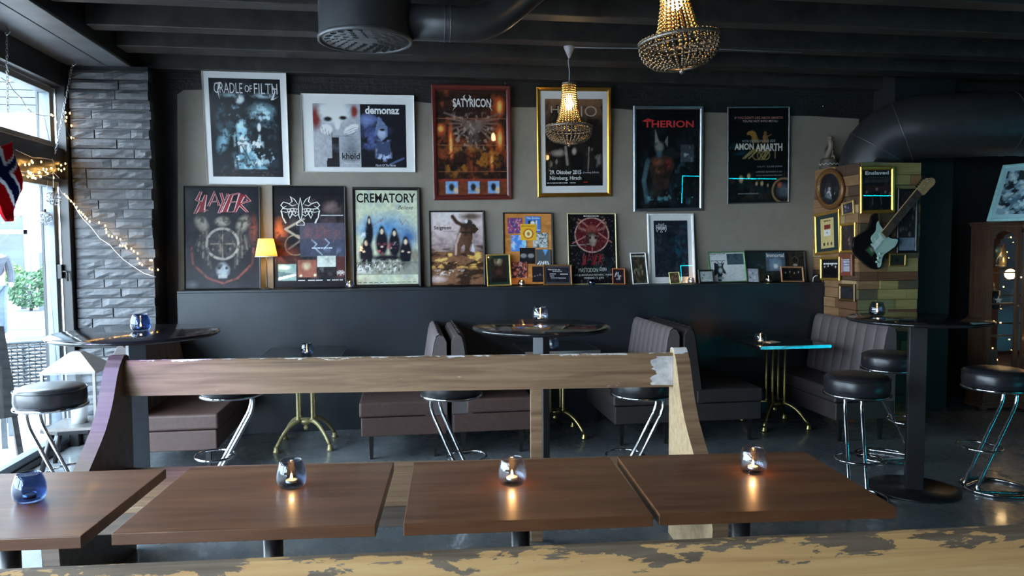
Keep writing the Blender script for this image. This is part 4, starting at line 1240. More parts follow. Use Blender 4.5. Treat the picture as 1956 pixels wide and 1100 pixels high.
for i, (bx, c0, c1, sd) in enumerate(covers):
    u0, u1 = (bx[0] - 55) / 718, (bx[2] - 55) / 718; v0, v1 = (bx[1] - 18) / 1036, (bx[3] - 18) / 1036
    cw, chh = (u1 - u0) * BW, (v1 - v0) * BH
    c = Cv(cw, chh, 160, c0)
    if sd == 6: c.blob(.25, .5, .25, .16, c1, .3).blob(.75, .5, .25, .16, c1, .3)
    elif sd == 5: c.ring(.5, .6, .28, .04, (150, 50, 40)).blob(.5, .6, .26, .26, (232, 200, 140), .3).blob(.5, .6, .14, .18, (150, 96, 60), .5)
    elif sd == 2: c.rect(.2, .28, .75, .85, (30, 32, 40)).blob(.48, .42, .18, .16, (220, 222, 225), .5).rect(.68, .25, .76, .95, (215, 218, 222)).rect(.7, .82, 1, .87, (215, 218, 222))
    elif sd == 7:
        c.poly([(.45, .0), (.8, .0), (.62, .4)], (96, 138, 176))
        for k_ in range(5): c.poly([(.02 + k_ * .2, 1), (.12 + k_ * .2, 1), (.28 + k_ * .12, .72), (.22 + k_ * .12, .72)], (190, 190, 188))
    elif sd == 9: c.line([(0, .66), (.45, .54)], .012, (150, 150, 155)).poly([(.40, .60), (.5, .42), (.62, .60)], (90, 88, 96)).line([(.55, .54), (1, .62)], .014, (130, 110, 110))
    else: c.noise(5, 5, sd, c1, .5, .1, .9).noise(7, 7, sd + 20, (205, 205, 205) if sd == 4 else (190, 150, 150), .6, .08, .7)
    zc = .0085 + i * .0012
    MB().box(-BW / 2 + u0 * BW, -BW / 2 + u1 * BW, (1 - v1) * BH, (1 - v0) * BH, .006, zc - .0002).build('record_sleeve', ink(c0), bd)
    cvr = c.mesh('record_cover', -BW / 2 + u0 * BW, (1 - v1) * BH, cw, chh, zc, bd)
    for tx in {2: [("The Smiths", (.05, .05, .95, .16), (225, 228, 232))], 5: [("Jimi Hendrix", (.06, .08, .92, .20), (120, 40, 36))]}.get(sd, []):
        v, f = text_mesh(tx[0], .01); b = tx[1]
        vs = [(-BW / 2 + u0 * BW + (b[0] + p[0] * (b[2] - b[0])) * cw, (1 - v1) * BH + (1 - (b[3] + p[1] * (b[1] - b[3]))) * chh, zc + .0004) for p in v]
        me = bpy.data.meshes.new('lettering'); me.from_pydata(vs, [], f); me.materials.append(ink(tx[2])); o = bpy.data.objects.new('lettering', me); COL.objects.link(o); o.parent = cvr


def art12(w, h, r):     # red disc with ring and horned mask
    c = Cv(w, h, r, (18, 18, 22))
    c.noise(6, 10, 1, (28, 50, 54), .55, .15, .7, (.1, .5, 1, .9)).blob(.5, .30, .35, .245, (84, 26, 32), .05).noise(8, 10, 2, (48, 18, 22), .5, .2, .7, (.2, .1, .85, .5)).ring(.5, .30, .247, .010, (170, 140, 132))
    for a, b in (((.22, .07), (.42, .18)), ((.78, .07), (.60, .18)), ((.08, .42), (.36, .32)), ((.92, .41), (.64, .27)), ((.5, .56), (.5, .48))): c.line([a, b], .010, (158, 110, 104))
    for s in (-1, 1): c.line([(.5 + s * .30, .12), (.5 + s * .26, .20), (.5 + s * .14, .23)], .022, (128, 90, 82))
    c.blob(.5, .22, .15, .08, (120, 70, 60), .5).blob(.5, .34, .14, .12, (40, 34, 34), .5).blob(.52, .37, .10, .10, (140, 128, 116), .6).blob(.46, .34, .03, .025, (22, 18, 18), .4).blob(.58, .34, .03, .025, (22, 18, 18), .4).blob(.52, .44, .06, .035, (126, 116, 106), .5)
    c.line([(.03, .455), (.45, .43)], .006, (130, 124, 120)).blob(.76, .40, .05, .03, (96, 44, 44), .6).noise(30, 40, 3, (110, 100, 98), .68, .04, .6)
    return c.grain(.3)


t12 = [(UNREADABLE, (.33, .015, .66, .038), (180, 176, 172)), (SLAYER, (.27, .56, .75, .75), (112, 40, 44), {'w': .030, 'taper': .5}), ("MASTODON", (.20, .775, .61, .835), (168, 176, 160), {'bold': -.005}), ("GOJIRA", (.64, .77, .80, .835), (168, 170, 170), {'bold': .01}),
       ("LIVE @ BERGENHUS FESTNING - PLENEN", (.10, .862, .93, .893), (170, 170, 168), {'bold': .01}), ("ONSDAG 13. JUNI", (.31, .903, .73, .938), (176, 176, 174), {'bold': .015})]
picture('leaning_poster', 'black festival poster with red ringed disc and horned mask, thin pale gold frame', 'poster', [(1081, 411), (1175, 409), (1178, 545), (1087, 546)], LB, .008, (190, 180, 140), art12, .018, None, None, t12, rest=True, group=GL)


def art13(w, h, r):
    c = Cv(w, h, r, (34, 38, 48))
    c.noise(5, 9, 1, (58, 64, 74), .5, .2, .7).noise(6, 10, 2, (30, 76, 92), .5, .2, .7, (.4, .0, 1.1, .9)).noise(14, 20, 3, (20, 24, 30), .55, .1, .7).rect(.44, .2, .62, .85, (22, 30, 38), .6)
    return c.grain(.3)


picture('leaning_poster', 'murky grey-blue print with a small pale emblem in a white frame', 'poster', [(1232, 408), (1322, 408), (1327, 540), (1240, 542)], (onY, 6.556, 6.492), .022, (186, 186, 186), art13, .024, (.042, .040, .044, .040), (188, 192, 198), [(spiral_logo(), (.06, .04, .38, .22), (208, 208, 205), {'w': .018, 'taper': .4})], rest=True, group=GL)

# small frames standing on the ledge
GS = 'small frames standing on the ledge'


def dark_photo(seed, bg=(24, 22, 26), fg=(150, 148, 150), n=5, tone=None):
    def f(w, h, r):
        c = Cv(w, h, r, bg); rn = random.Random(seed)
        c.noise(5, 6, seed, tone or tuple(int(x * 1.8) for x in bg), .5, .2, .7)
        for i in range(n):
            u, v = rn.uniform(.15, .85), rn.uniform(.2, .8); c.blob(u, v, rn.uniform(.04, .09), rn.uniform(.05, .12), fg, .5, .85)
        return c.grain(.25, seed)
    return f


def group_photo(seed, bg=(20, 20, 24), skin=(190, 180, 175), n=4):
    def f(w, h, r):
        c = Cv(w, h, r, bg); c.noise(4, 4, seed, tuple(int(x * 1.7) for x in bg), .5, .2, .8)
        for i in range(n):
            u = .18 + .64 * i / (n - 1); v = .34 + .06 * math.sin(i * 2.3 + seed)
            c.blob(u, v + .35, .12, .34, (12, 12, 15), .3).blob(u, v, .055, .10, (14, 13, 15), .4).blob(u, v + .01, .035, .065, skin, .4)
        return c.grain(.2, seed)
    return f


def art_forest(w, h, r):
    c = Cv(w, h, r, (46, 32, 28)); c.blob(.5, .08, .34, .28, (150, 140, 112), .9).noise(10, 4, 3, (28, 20, 18), .5, .12, .8).blob(.5, .55, .3, .2, (84, 56, 44), .9, .7).rect(0, .82, 1, 1, (18, 15, 16), .9); return c.grain(.3)


picture('picture_frame', 'gold frame with a dark green mat and misty brown photo, leaning before the record board', 'picture frame', [(922, 486), (969, 487), (977, 545), (931, 549)], (onY, 6.455, 6.405), .014, (206, 172, 96), art_forest, .016, (.028, .028, .028, .02), (26, 44, 38), (), rest=True, frough=.3, fmetal=.6, group=GS, prop=True)
aw = [("Hole in the sky", (.08, .08, .62, .20), (200, 200, 200), {'bold': .02}), (UNREADABLE, (.28, .21, .70, .28), (170, 170, 172)), (UNREADABLE, (.15, .38, .42, .48), (170, 166, 166)), (UNREADABLE, (.62, .38, .95, .50), (180, 180, 182)), (UNREADABLE, (.16, .52, .34, .62), (160, 160, 162)), (UNREADABLE, (.58, .66, .86, .76), (165, 165, 168)), (UNREADABLE, (.20, .66, .58, .74), (160, 160, 162))]
picture('picture_frame', 'landscape bronze frame with a black printed flyer', 'picture frame', [(1040, 507), (1093, 506), (1093, 545), (1038, 546)], (onY, 6.450, 6.405), .012, (168, 120, 66), dark_photo(4, (30, 28, 33), (36, 34, 38), 2), .016, (.016, .016, .016, .016), (66, 64, 70), aw, rest=True, frough=.3, fmetal=.5, group=GS, prop=True)
picture('picture_frame', 'tiny brown wooden frame with a dark photo of pale figures', 'picture frame', [(1172, 513), (1196, 513), (1194, 543), (1170, 544)], (onY, 6.445, 6.41), .010, (150, 92, 56), dark_photo(9, (34, 26, 32), (200, 196, 196), 9), .014, None, None, (), rest=True, group=GS, prop=True)
picture('picture_frame', 'leaning white-edged frame with an olive-brown portrait print', 'picture frame', [(1197, 483), (1228, 484), (1238, 542), (1209, 544)], (onY, 6.49, 6.42), .009, (196, 204, 210), dark_photo(6, (50, 46, 38), (122, 116, 98), 6), .016, None, None, [(UNREADABLE, (.04, .04, .96, .13), (160, 158, 150))], rest=True, group=GS, prop=True)
picture('picture_frame', 'tiny pale gold frame with a brown photo in front of the white frame', 'picture frame', [(1273, 520), (1293, 521), (1300, 541), (1280, 543)], (onY, 6.43, 6.40), .006, (206, 184, 130), dark_photo(12, (78, 64, 50), (150, 120, 90), 5), .012, None, None, (), rest=True, frough=.3, group=GS, prop=True)
picture('picture_frame', 'small black landscape frame with a pale page', 'picture frame', [(1331, 514), (1360, 513), (1364, 539), (1335, 540)], (onY, 6.44, 6.41), .016, (26, 22, 24), dark_photo(14, (150, 156, 156), (40, 44, 50), 2, (130, 136, 136)), .014, None, None, (), rest=True, group=GS, prop=True)


def art_news(w, h, r):
    c = Cv(w, h, r, (186, 192, 192)); c.rect(.52, .03, .98, .42, (70, 88, 96)).noise(8, 6, 2, (24, 34, 40), .5, .15, .9, (.5, .0, 1, .34)).noise(30, 40, 3, (150, 158, 160), .5, .2, .6, (.5, .42, 1.05, 1.05)).noise(30, 40, 4, (150, 156, 156), .5, .2, .7, (-.05, .0, .5, .25))
    k_ = (36, 44, 50)
    c.poly([(.14, .34), (.30, .40), (.44, .33), (.38, .48), (.48, .78), (.36, .70), (.30, .98), (.20, .98), (.22, .72), (.10, .82)], k_).blob(.30, .42, .06, .07, (150, 158, 160), .4).blob(.30, .62, .07, .12, (160, 168, 170), .4).line([(.22, .30), (.28, .38)], .02, k_).line([(.38, .30), (.33, .38)], .02, k_).blob(.3, .88, .12, .06, (140, 150, 150), .5)
    return c.grain(.1)


picture('picture_frame', 'green-gold frame holding old newsprint with an ink figure', 'picture frame', [(1347, 481), (1418, 479), (1426, 537), (1356, 540)], (onY, 6.552, 6.495), .011, (112, 160, 110), art_news, .018, None, None, [(UNREADABLE, (.03, .02, .48, .055), (60, 64, 66)), (UNREADABLE, (.05, .26, .46, .30), (70, 74, 78))], rest=True, frough=.3, fmetal=.5, group=GS)


def art_imm(w, h, r):
    c = Cv(w, h, r, (34, 46, 48)); c.noise(6, 4, 3, (60, 78, 78), .52, .15, .8, (.04, .1, .32, .6)).rect(.33, .04, .66, .66, (76, 90, 104)).blob(.5, .42, .12, .24, (120, 140, 156), .5).rect(.39, .24, .61, .66, (96, 118, 136), .7).blob(.5, .5, .05, .1, (190, 200, 206), .6).rect(.68, .04, 1, 1, (26, 24, 25)).ring(.84, .3, .12, .01, (80, 78, 76)).blob(.84, .46, .05, .05, (150, 145, 138), .5).noise(6, 6, 4, (84, 60, 54), .55, .1, .6, (.3, .66, .66, 1)); return c.grain(.2)


picture('picture_frame', 'wide black frame of three dark cover prints by the plank-clad column', 'picture frame', [(1424, 479), (1538, 478), (1540, 537), (1426, 539)], (onY, 6.555, 6.50), .012, (24, 26, 28), art_imm, .018, None, None, [("Immortal", (.35, .06, .65, .19), (205, 212, 216), {'bold': .02})], rest=True, group=GS)
picture('picture_frame', 'small black upright frame with a pale ghostly print', 'picture frame', [(1429, 511), (1451, 511), (1450, 538), (1427, 539)], (onY, 6.44, 6.41), .006, (24, 22, 26), dark_photo(21, (150, 150, 158), (40, 40, 46), 3, (170, 172, 180)), .014, None, None, (), rest=True, group=GS, prop=True)
picture('picture_frame', 'brown wooden frame with a dark band photo at the ledge end', 'picture frame', [(1493, 508), (1534, 507), (1536, 537), (1492, 537)], (onY, 6.445, 6.41), .013, (140, 104, 74), group_photo(3), .016, None, None, (), rest=True, group=GS, prop=True)

# ================================================================== plank-clad column with its pictures
CX, CYF = 3.885, 5.875
for i, (c0, c1) in enumerate([((.25, .135, .060), (.36, .21, .10)), ((.14, .062, .030), (.21, .10, .050)), ((.40, .26, .135), (.52, .36, .20)), ((.085, .046, .026), (.13, .075, .045)), ((.30, .24, .085), (.40, .33, .14)), ((.17, .165, .070), (.25, .24, .11)), ((.085, .072, .040), (.13, .11, .065))]):
    mat_wood('plank_%d' % i, tuple(x * .7 for x in c0), c0, c1, .6, (2, 2, 30), .2)
pc_col = struct(MB().box(CX + .012, 4.455, CYF + .012, YW - .001, 0, 2.262).build('wall_plank_column', 'leg_wood'), 'column clad in mixed reclaimed wood blocks')
rp = random.Random(21); z = 0.0
while z < 2.24:
    h = rp.choice((.075, .09, .105, .12))
    if 2.262 - z - h < .06: h = 2.262 - z
    for face in (0, 1):
        s0, s1 = (CYF - .002, YW - .01) if face == 0 else (CX + .004, 4.455)
        if face == 0 and z < ZL - .05: s1 = 6.37
        s = s0
        while s < s1 - .01:
            w = rp.uniform(.14, .34)
            if s1 - s - w < .10: w = s1 - s
            p = rp.uniform(0, .015)
            mt = 'plank_%d' % rp.choice((0, 0, 1, 2, 3, 0) if face == 0 else (4, 5, 5, 6, 4, 1, 0, 6))
            if face == 0: MB().box(CX - p, CX + .013, s + .0018, s + w - .0018, z + .002, z + h - .002).build('plank', mt, pc_col)
            else: MB().box(s + .0018, s + w - .0018, CYF - p, CYF + .013, z + .002, z + h - .002).build('plank', mt, pc_col)
            s += w
    z += h
FX, FY = CX - .0155, CYF - .0155
LF, FF = (onX, FX, FX), (onY, FY, FY)
GC = 'frames on the plank-clad column'
gold = (200, 152, 70)


def art_cert(w, h, r):
    c = Cv(w, h, r, (176, 158, 112)); c.rect(.27, .22, .74, .36, (116, 38, 34)).rect(.25, .40, .76, .60, (190, 186, 180)).blob(.5, .48, .06, .03, (40, 40, 44), .4)
    for u in (.2, .47, .74): c.rect(u, .82, u + .12, .90, (44, 34, 34))
    return c.grain(.1)


picture('picture_frame', 'gold frame with dark green mat around a cream certificate', 'picture frame', [(1556, 408), (1606, 400), (1607, 484), (1559, 487)], LF, .030, gold, art_cert, .02, (.075, .075, .035, .03), (36, 52, 52), [(UNREADABLE, (.26, .05, .76, .12), (90, 60, 40))], frough=.3, fmetal=.7, group=GC)
picture('picture_frame', 'tiny gold-sided frame with a grey print below the oval frame', 'picture frame', [(1609, 387), (1632, 383), (1633, 409), (1610, 412)], LF, .016, (196, 160, 96), dark_photo(31, (52, 46, 56), (150, 145, 155), 6), .016, None, None, (), frough=.3, fmetal=.5, group=GC)
picture('picture_frame', 'gold upright frame with a dark figure photo beside the certificate', 'picture frame', [(1606, 428), (1636, 424), (1636, 481), (1606, 484)], LF, .022, gold, dark_photo(33, (44, 36, 36), (120, 84, 78), 3), .018, None, None, (), frough=.3, fmetal=.7, group=GC)
picture('picture_frame', 'brown wooden frame around a narrow white text slip', 'picture frame', [(1607, 487), (1630, 485), (1630, 526), (1607, 528)], LF, .040, (104, 60, 44), dark_photo(35, (150, 150, 160), (140, 140, 150), 3, (160, 160, 170)), .02, None, None, [(UNREADABLE, (.1, .1, .9, .2), (60, 60, 64)), (UNREADABLE, (.1, .3, .9, .4), (60, 60, 64)), (UNREADABLE, (.1, .5, .9, .6), (60, 60, 64))], group=GC)
picture('picture_frame', 'square gold frame with a black band photo near the power adapter', 'picture frame', [(1568, 492), (1606, 489), (1606, 536), (1568, 535)], LF, .024, (190, 148, 72), group_photo(7, (26, 26, 28)), .018, None, None, [(UNREADABLE, (.12, .18, .92, .30), (205, 205, 205))], frough=.3, fmetal=.7, group=GC)
picture('picture_frame', 'small black and gold frame hung lowest on the column', 'picture frame', [(1604, 543), (1635, 541), (1635, 576), (1604, 575)], LF, .026, (96, 70, 40), dark_photo(37, (28, 28, 30), (44, 44, 46), 3), .018, None, None, (), frough=.3, fmetal=.5, group=GC)


def art_ens(w, h, r):
    c = Cv(w, h, r, (30, 30, 33)); c.noise(5, 12, 3, (52, 52, 56), .5, .2, .8).rect(0, .40, 1, .55, (74, 40, 42), .5)
    for u, v, s in ((.5, .48, .09), (.15, .55, .07), (.8, .56, .07), (.95, .6, .06)): c.blob(u, v + .28, s * 1.9, .30, (22, 24, 28), .3).blob(u, v, s * .6, .05, (120, 108, 100), .5)
    for v in (.20, .25, .29): c.rect(.08, v, .92, v + .012, (84, 84, 88), .7)
    c.line([(.34, .62), (.36, .85)], .012, (96, 84, 78)).line([(.64, .62), (.66, .85)], .012, (96, 84, 78))
    return c.grain(.25)


picture('picture_frame', 'large gold frame with a dark band poster above the guitar', 'picture frame', [(1640, 317), (1707, 319), (1706, 407), (1641, 408)], FF, .030, gold, art_ens, .026, None, None, [("Enslaved", (.10, .035, .92, .125), (190, 188, 184), {'bold': .03})], frough=.28, fmetal=.75, group=GC)
picture('picture_frame', 'small gold-sided frame with a dark badge beside the guitar body', 'picture frame', [(1697, 485), (1730, 484), (1728, 508), (1697, 509)], FF, .012, (170, 140, 70), lambda w, h, r: Cv(w, h, r, (48, 52, 44)).blob(.5, .5, .16, .26, (26, 28, 26), .4).grain(.1), .016, None, None, (), frough=.3, fmetal=.6, group=GC)
picture('picture_frame', 'tall black frame with dark photo and pale text panel behind the guitar neck', 'picture frame', [(1714, 360), (1752, 361), (1751, 483), (1710, 483)], FF, .022, (22, 20, 22), lambda w, h, r: Cv(w, h, r, (40, 38, 40)).noise(5, 10, 3, (96, 92, 94), .55, .12, .8).rect(0, .78, 1, 1, (112, 120, 134)).grain(.2), .02, None, None, (), group=GC)
# oval frame
c0 = onX(1587, 361, FX); W, H = .185, .185
oc = thing('oval_frame', 'oval carved brown-gold frame with an old dark portrait', 'picture frame', group=GC)
tilt = Matrix.Rotation(math.radians(-16), 4, 'Z')
m = (Matrix((Vector((0, -1, 0)), Vector((0, 0, 1)), Vector((-1, 0, 0)))).transposed().to_4x4() @ tilt); m.translation = c0; oc.matrix_world = m
a_, b_ = .225, .185
ovM = Matrix.Diagonal((a_, b_, 1, 1)) @ Matrix.Rotation(0, 4, 'Z')
MB().lathe([(.74, .0), (.74, .012), (.80, .022), (.90, .030), (.97, .024), (1.0, .012), (1.0, 0)], 48, ovM, True, True).build('frame', fmat((120, 80, 44), .35, .3), oc)
bd_ = MB()
for i in range(56):
    a = 2 * math.pi * i / 56; bd_.ball((a_ * .79 * math.cos(a), b_ * .79 * math.sin(a), .020), .006, 6, 4)
tag(bd_.build('bead_moulding', fmat((150, 110, 60), .35, .3), oc), kind='stuff')
cv = Cv(.33, .27, 150, (26, 26, 30)).noise(6, 6, 3, (52, 52, 56), .52, .2, .8).blob(.47, .50, .08, .07, (150, 148, 150), .5).poly([(.32, .80), (.40, .56), (.56, .56), (.66, .80)], (110, 112, 118), .7).line([(.40, .66), (.48, .58), (.60, .70)], .02, (180, 180, 182)).blob(.3, .62, .07, .14, (72, 72, 78), .6).blob(.75, .58, .02, .05, (190, 188, 184), .5).grain(.25)
ov = cv.mesh('print', -.17, -.14, .34, .28, .008, oc)
bm = bmesh.new(); bm.from_mesh(ov.data)
bmesh.ops.delete(bm, geom=[f for f in bm.faces if (f.calc_center_median().x / (a_ * .76)) ** 2 + (f.calc_center_median().y / (b_ * .76)) ** 2 > 1], context='FACES'); bm.to_mesh(ov.data); bm.free()
MB().prism([(a_ * .75 * math.cos(2 * math.pi * i / 40), b_ * .75 * math.sin(2 * math.pi * i / 40)) for i in range(40)], Matrix.Translation((0, 0, .014)), .0015).build('glazing', 'picture_glass', oc)

# electric guitar hung on the column
g0, g1 = onY(1663, 468, FY), onY(1765, 343, FY)
ax = (g1 - g0); GLn = ax.length; ax.normalize(); side = Vector((0, -1, 0)).cross(ax)
gt = thing('electric_guitar', 'black electric guitar with a mint pickguard hung on the plank-clad column', 'guitar')
m = Matrix((ax, side, Vector((0, -1, 0)))).transposed().to_4x4(); m.translation = g0 + Vector((0, -.020, 0)); gt.matrix_world = m
k_ = GLn / .80
S = lambda L: [(x * k_, y * k_ * 1.18) for x, y in L]


def smooth(pts, n=4):
    out = []; N = len(pts)
    for i in range(N):
        p0, p1, p2, p3 = [Vector(pts[(i + j - 1) % N]) for j in range(4)]
        for t in [q / n for q in range(n)]:
            out.append(tuple(.5 * ((2 * p1) + (p2 - p0) * t + (2 * p0 - 5 * p1 + 4 * p2 - p3) * t * t + (3 * p1 - p0 - 3 * p2 + p3) * t ** 3)))
    return out


mat_plain('guitar_black', (.008, .008, .009), .08, 0, .1, 20); mat_plain('pickguard_mint', (.42, .58, .50), .3, 0, .06, 20); mat_plain('maple', (.42, .27, .12), .35, 0, .15, 30); mat_plain('rosewood', (.075, .046, .032), .4)
body = smooth(S([(-.19, 0), (-.175, .10), (-.10, .16), (-.02, .15), (.06, .125), (.12, .14), (.18, .165), (.23, .15), (.20, .115), (.165, .07), (.16, .03), (.16, -.03), (.155, -.065), (.19, -.10), (.20, -.13), (.16, -.15), (.09, -.135), (.02, -.12), (-.06, -.145), (-.13, -.155), (-.18, -.10)]), 5)
MB().prism(body, Matrix.Translation((0, 0, .004)), .038 * k_).build('body', 'guitar_black', gt, .006)
guard = smooth(S([(-.13, -.13), (-.10, -.145), (-.02, -.108), (.06, -.122), (.13, -.135), (.185, -.115), (.145, -.06), (.155, .02), (.17, .08), (.185, .105), (.15, .10), (.10, .07), (.02, .065), (-.01, .01), (-.04, -.02), (-.06, -.07)]), 4)
zt = .004 + .038 * k_
MB().prism(guard, Matrix.Translation((0, 0, zt)), .003).build('pickguard', 'pickguard_mint', gt)
MB().box(-.10 * k_, -.05 * k_, -.045 * k_, .045 * k_, zt, zt + .010).build('bridge', 'brass', gt, .002)
for x in (-.02, .04, .10):
    MB().box((x - .009) * k_, (x + .009) * k_, -.04 * k_, .04 * k_, zt + .003, zt + .008).build('pickup', 'pickguard_mint', gt, .002)
for x, y in ((-.03, -.085), (-.07, -.10), (-.105, -.115)):
    MB().lathe([(0, zt), (.011 * k_, zt), (.009 * k_, zt + .014), (0, zt + .014)], 12, Matrix.Translation((x * k_, y * k_, 0))).build('knob', 'pickguard_mint', gt)
MB().box(.12 * k_, .64 * k_, -.036 * k_, .036 * k_, zt - .004, zt + .014).build('neck', 'maple', gt, .003)
fb = MB().box(.12 * k_, .64 * k_, -.036 * k_, .036 * k_, zt + .0142, zt + .018).build('fretboard', 'rosewood', gt)
for i in range(20):
    x = (.64 - .62 * (1 - 2 ** (-i / 12)) * .86 - .02) * k_
    MB().box(x - .0009, x + .0009, -.036 * k_, .036 * k_, zt + .018, zt + .0195).build('fret', 'chrome', fb)
head = smooth(S([(.64, -.026), (.66, -.05), (.74, -.055), (.80, -.06), (.83, -.04), (.825, -.01), (.80, .005), (.79, .02), (.74, .035), (.67, .03), (.64, .026)]), 4)
MB().prism(head, Matrix.Translation((0, 0, zt - .004)), .014).build('headstock', 'maple', gt)
for i in range(6):
    x = (.665 + i * .024) * k_
    MB().lathe([(0, zt + .01), (.004, zt + .01), (.004, zt + .02), (0, zt + .02)], 8, Matrix.Translation((x, (.01 - .002 * i) * k_, 0))).box(x - .004, x + .004, .035 * k_, .062 * k_, zt, zt + .008).build('tuning_peg', 'chrome', gt)
for i in range(6):
    MB().tube([(-.07 * k_, (-.02 + i * .008) * k_, zt + .012), (.64 * k_, (-.02 + i * .008) * k_, zt + .0205)], .0007, 4).build('string', 'chrome', gt)
MB().box(.60 * k_, .64 * k_, -.03, .03, -.02, zt - .005).build('wall_hook', 'black_metal', gt)

# figurine on top of the column
mat_plain('figurine', (.20, .165, .12), .5, 0, .3, 40); mat_plain('figurine_dark', (.075, .06, .045), .5, 0, .3, 40)
sp = onX(1573, 318, 3.99)
fg = thing('figurine', 'small carved figurine rising from a drum-shaped base on top of the column', 'figurine', (3.962, 6.47, 2.2625))
MB().lathe([(0, 0), (.082, 0), (.087, .012), (.080, .03), (.083, .055), (.078, .07), (.084, .082), (.07, .098), (0, .10)], 28).build('drum_base', 'figurine_dark', fg)
zg = MB()
for i in range(14):
    a0, a1 = 2 * math.pi * i / 14, 2 * math.pi * (i + .5) / 14; a2 = 2 * math.pi * (i + 1) / 14
    zg.tube([(.0835 * math.cos(a0), .0835 * math.sin(a0), .034), (.0835 * math.cos(a1), .0835 * math.sin(a1), .052), (.0835 * math.cos(a2), .0835 * math.sin(a2), .034)], .0028, 5)
zg.build('zigzag_band', 'candle_wax', fg)
MB().tube(arc([(0, .05, .10), (0, .015, .15), (0, -.03, .20), (0, -.025, .25), (0, .0, .275)], .03), [.034] * 8 + [.026] * 12 + [.020] * 1 if False else .026, 10).build('torso', 'figurine', fg)
MB().ball((0, -.008, .288), .026, 10, 8, (.9, 1.1, 1)).build('head', 'figurine', fg)
MB().lathe([(.055, -.008), (.07, -.008), (.07, .008), (.055, .008)], 20, Matrix.Translation((.02, .035, .165)) @ Matrix.Rotation(math.pi / 2, 4, 'Y'), True, True).build('disc', 'figurine_dark', fg)
MB().tube([(0, -.03, .10), (0, -.075, .12), (0, -.085, .09)], .008, 6).build('tail', 'figurine', fg)

# power adapter with a white lead at the end of the ledge
pa = onX(1558, 518, CX - .02)
ad = thing('power_adapter', 'black plug adapter with a white lead at the ledge end', 'adapter', (CX - .055, 6.43, ZL))
MB().box(-.022, .022, -.03, .03, 0, .075).build('body', 'black_metal', ad, .004)
MB().tube(arc([(-.01, -.03, .055), (-.02, -.055, .07), (-.06, -.05, .05), (-.05, -.03, .004)], .02), .004, 6).build('lead', 'candle_wax', ad)

# ================================================================== ducts
mat_plain('duct_black', (.030, .032, .036), .38, .2, .2, 14)
mat_plain('duct_face', (.15, .155, .165), .45, .2, .1, 14)
mat_plain('duct_seam', (.075, .078, .085), .35, .3, .1, 14)
dc = onY(698, 79, 4.0)
df = thing('ceiling_diffuser', 'large black cylindrical air diffuser with a perforated round face', 'vent', (dc.x, 4.0, dc.z))
R = .237
MB().lathe([(R, .0), (R, ZC - dc.z)], 48).build('cylinder', 'duct_black', df)
MB().lathe([(R + .006, -.004), (R + .007, .012), (R - .004, .02), (R - .010, .0), (R - .004, -.006)], 48, None, True, True).build('rim', 'duct_seam', df)
face = MB().lathe([(0, .004), (R - .006, .004), (R - .006, .010), (0, .010)], 48).build('face_plate', 'duct_face', df)
lv = None
for rr_, n in ((.075, 8), (.115, 13), (.155, 18), (.195, 23)):
    for i in range(n):
        a = 2 * math.pi * (i + .3 * rr_ * 50) / n
        M = Matrix.Translation((rr_ * math.cos(a), rr_ * math.sin(a), .004)) @ Matrix.Rotation(a + .9, 4, 'Z')
        if lv is None:
            mb = MB(); vs = [(.0, 0, .001)]
            for j in range(9):
                b = -math.pi / 2 + math.pi * j / 8; vs += [(-.021 * abs(math.cos(b)) * .5 - .006, .015 * math.sin(b), 0), (.016 * math.cos(b), .015 * math.sin(b), -.011 * math.cos(b) ** .5 if abs(math.cos(b)) > .01 else 0)]
            fs = [(1 + 2 * j, 2 + 2 * j, 4 + 2 * j, 3 + 2 * j) for j in range(8)]
            lv = mb.add(vs, fs, True).build('louvre', 'duct_black', face, M=M)
        else:
            q = lv.copy(); COL.objects.link(q); q.matrix_local = M
pz = onY(800, 43, 4.0).z
dp = thing('ventilation_duct', 'round black ceiling duct elbow joined to the cylindrical diffuser', 'duct', (dc.x + R, 4.0, pz))
pth = arc([(-.012, 0, 0), (.40, 0, 0), (.80, .02, .34), (1.2, .02, ZC - pz - .10)], .13, 8)
MB().tube(pth, .092, 24).build('pipe', 'duct_black', dp)
for x in (.175, .205):
    MB().lathe([(.092, -.004), (.096, 0), (.092, .004)], 28, Matrix.Translation((x, 0, 0)) @ Matrix.Rotation(math.pi / 2, 4, 'Y')).build('seam', 'duct_seam', dp)
for i in (12, 16):
    p = pth[min(i, len(pth) - 2)]; d = (pth[min(i, len(pth) - 2) + 1] - p).normalized()
    MB().lathe([(.092, -.004), (.096, 0), (.092, .004)], 28, Matrix.Translation(p) @ d.to_track_quat('Z', 'Y').to_matrix().to_4x4()).build('seam', 'duct_seam', dp)
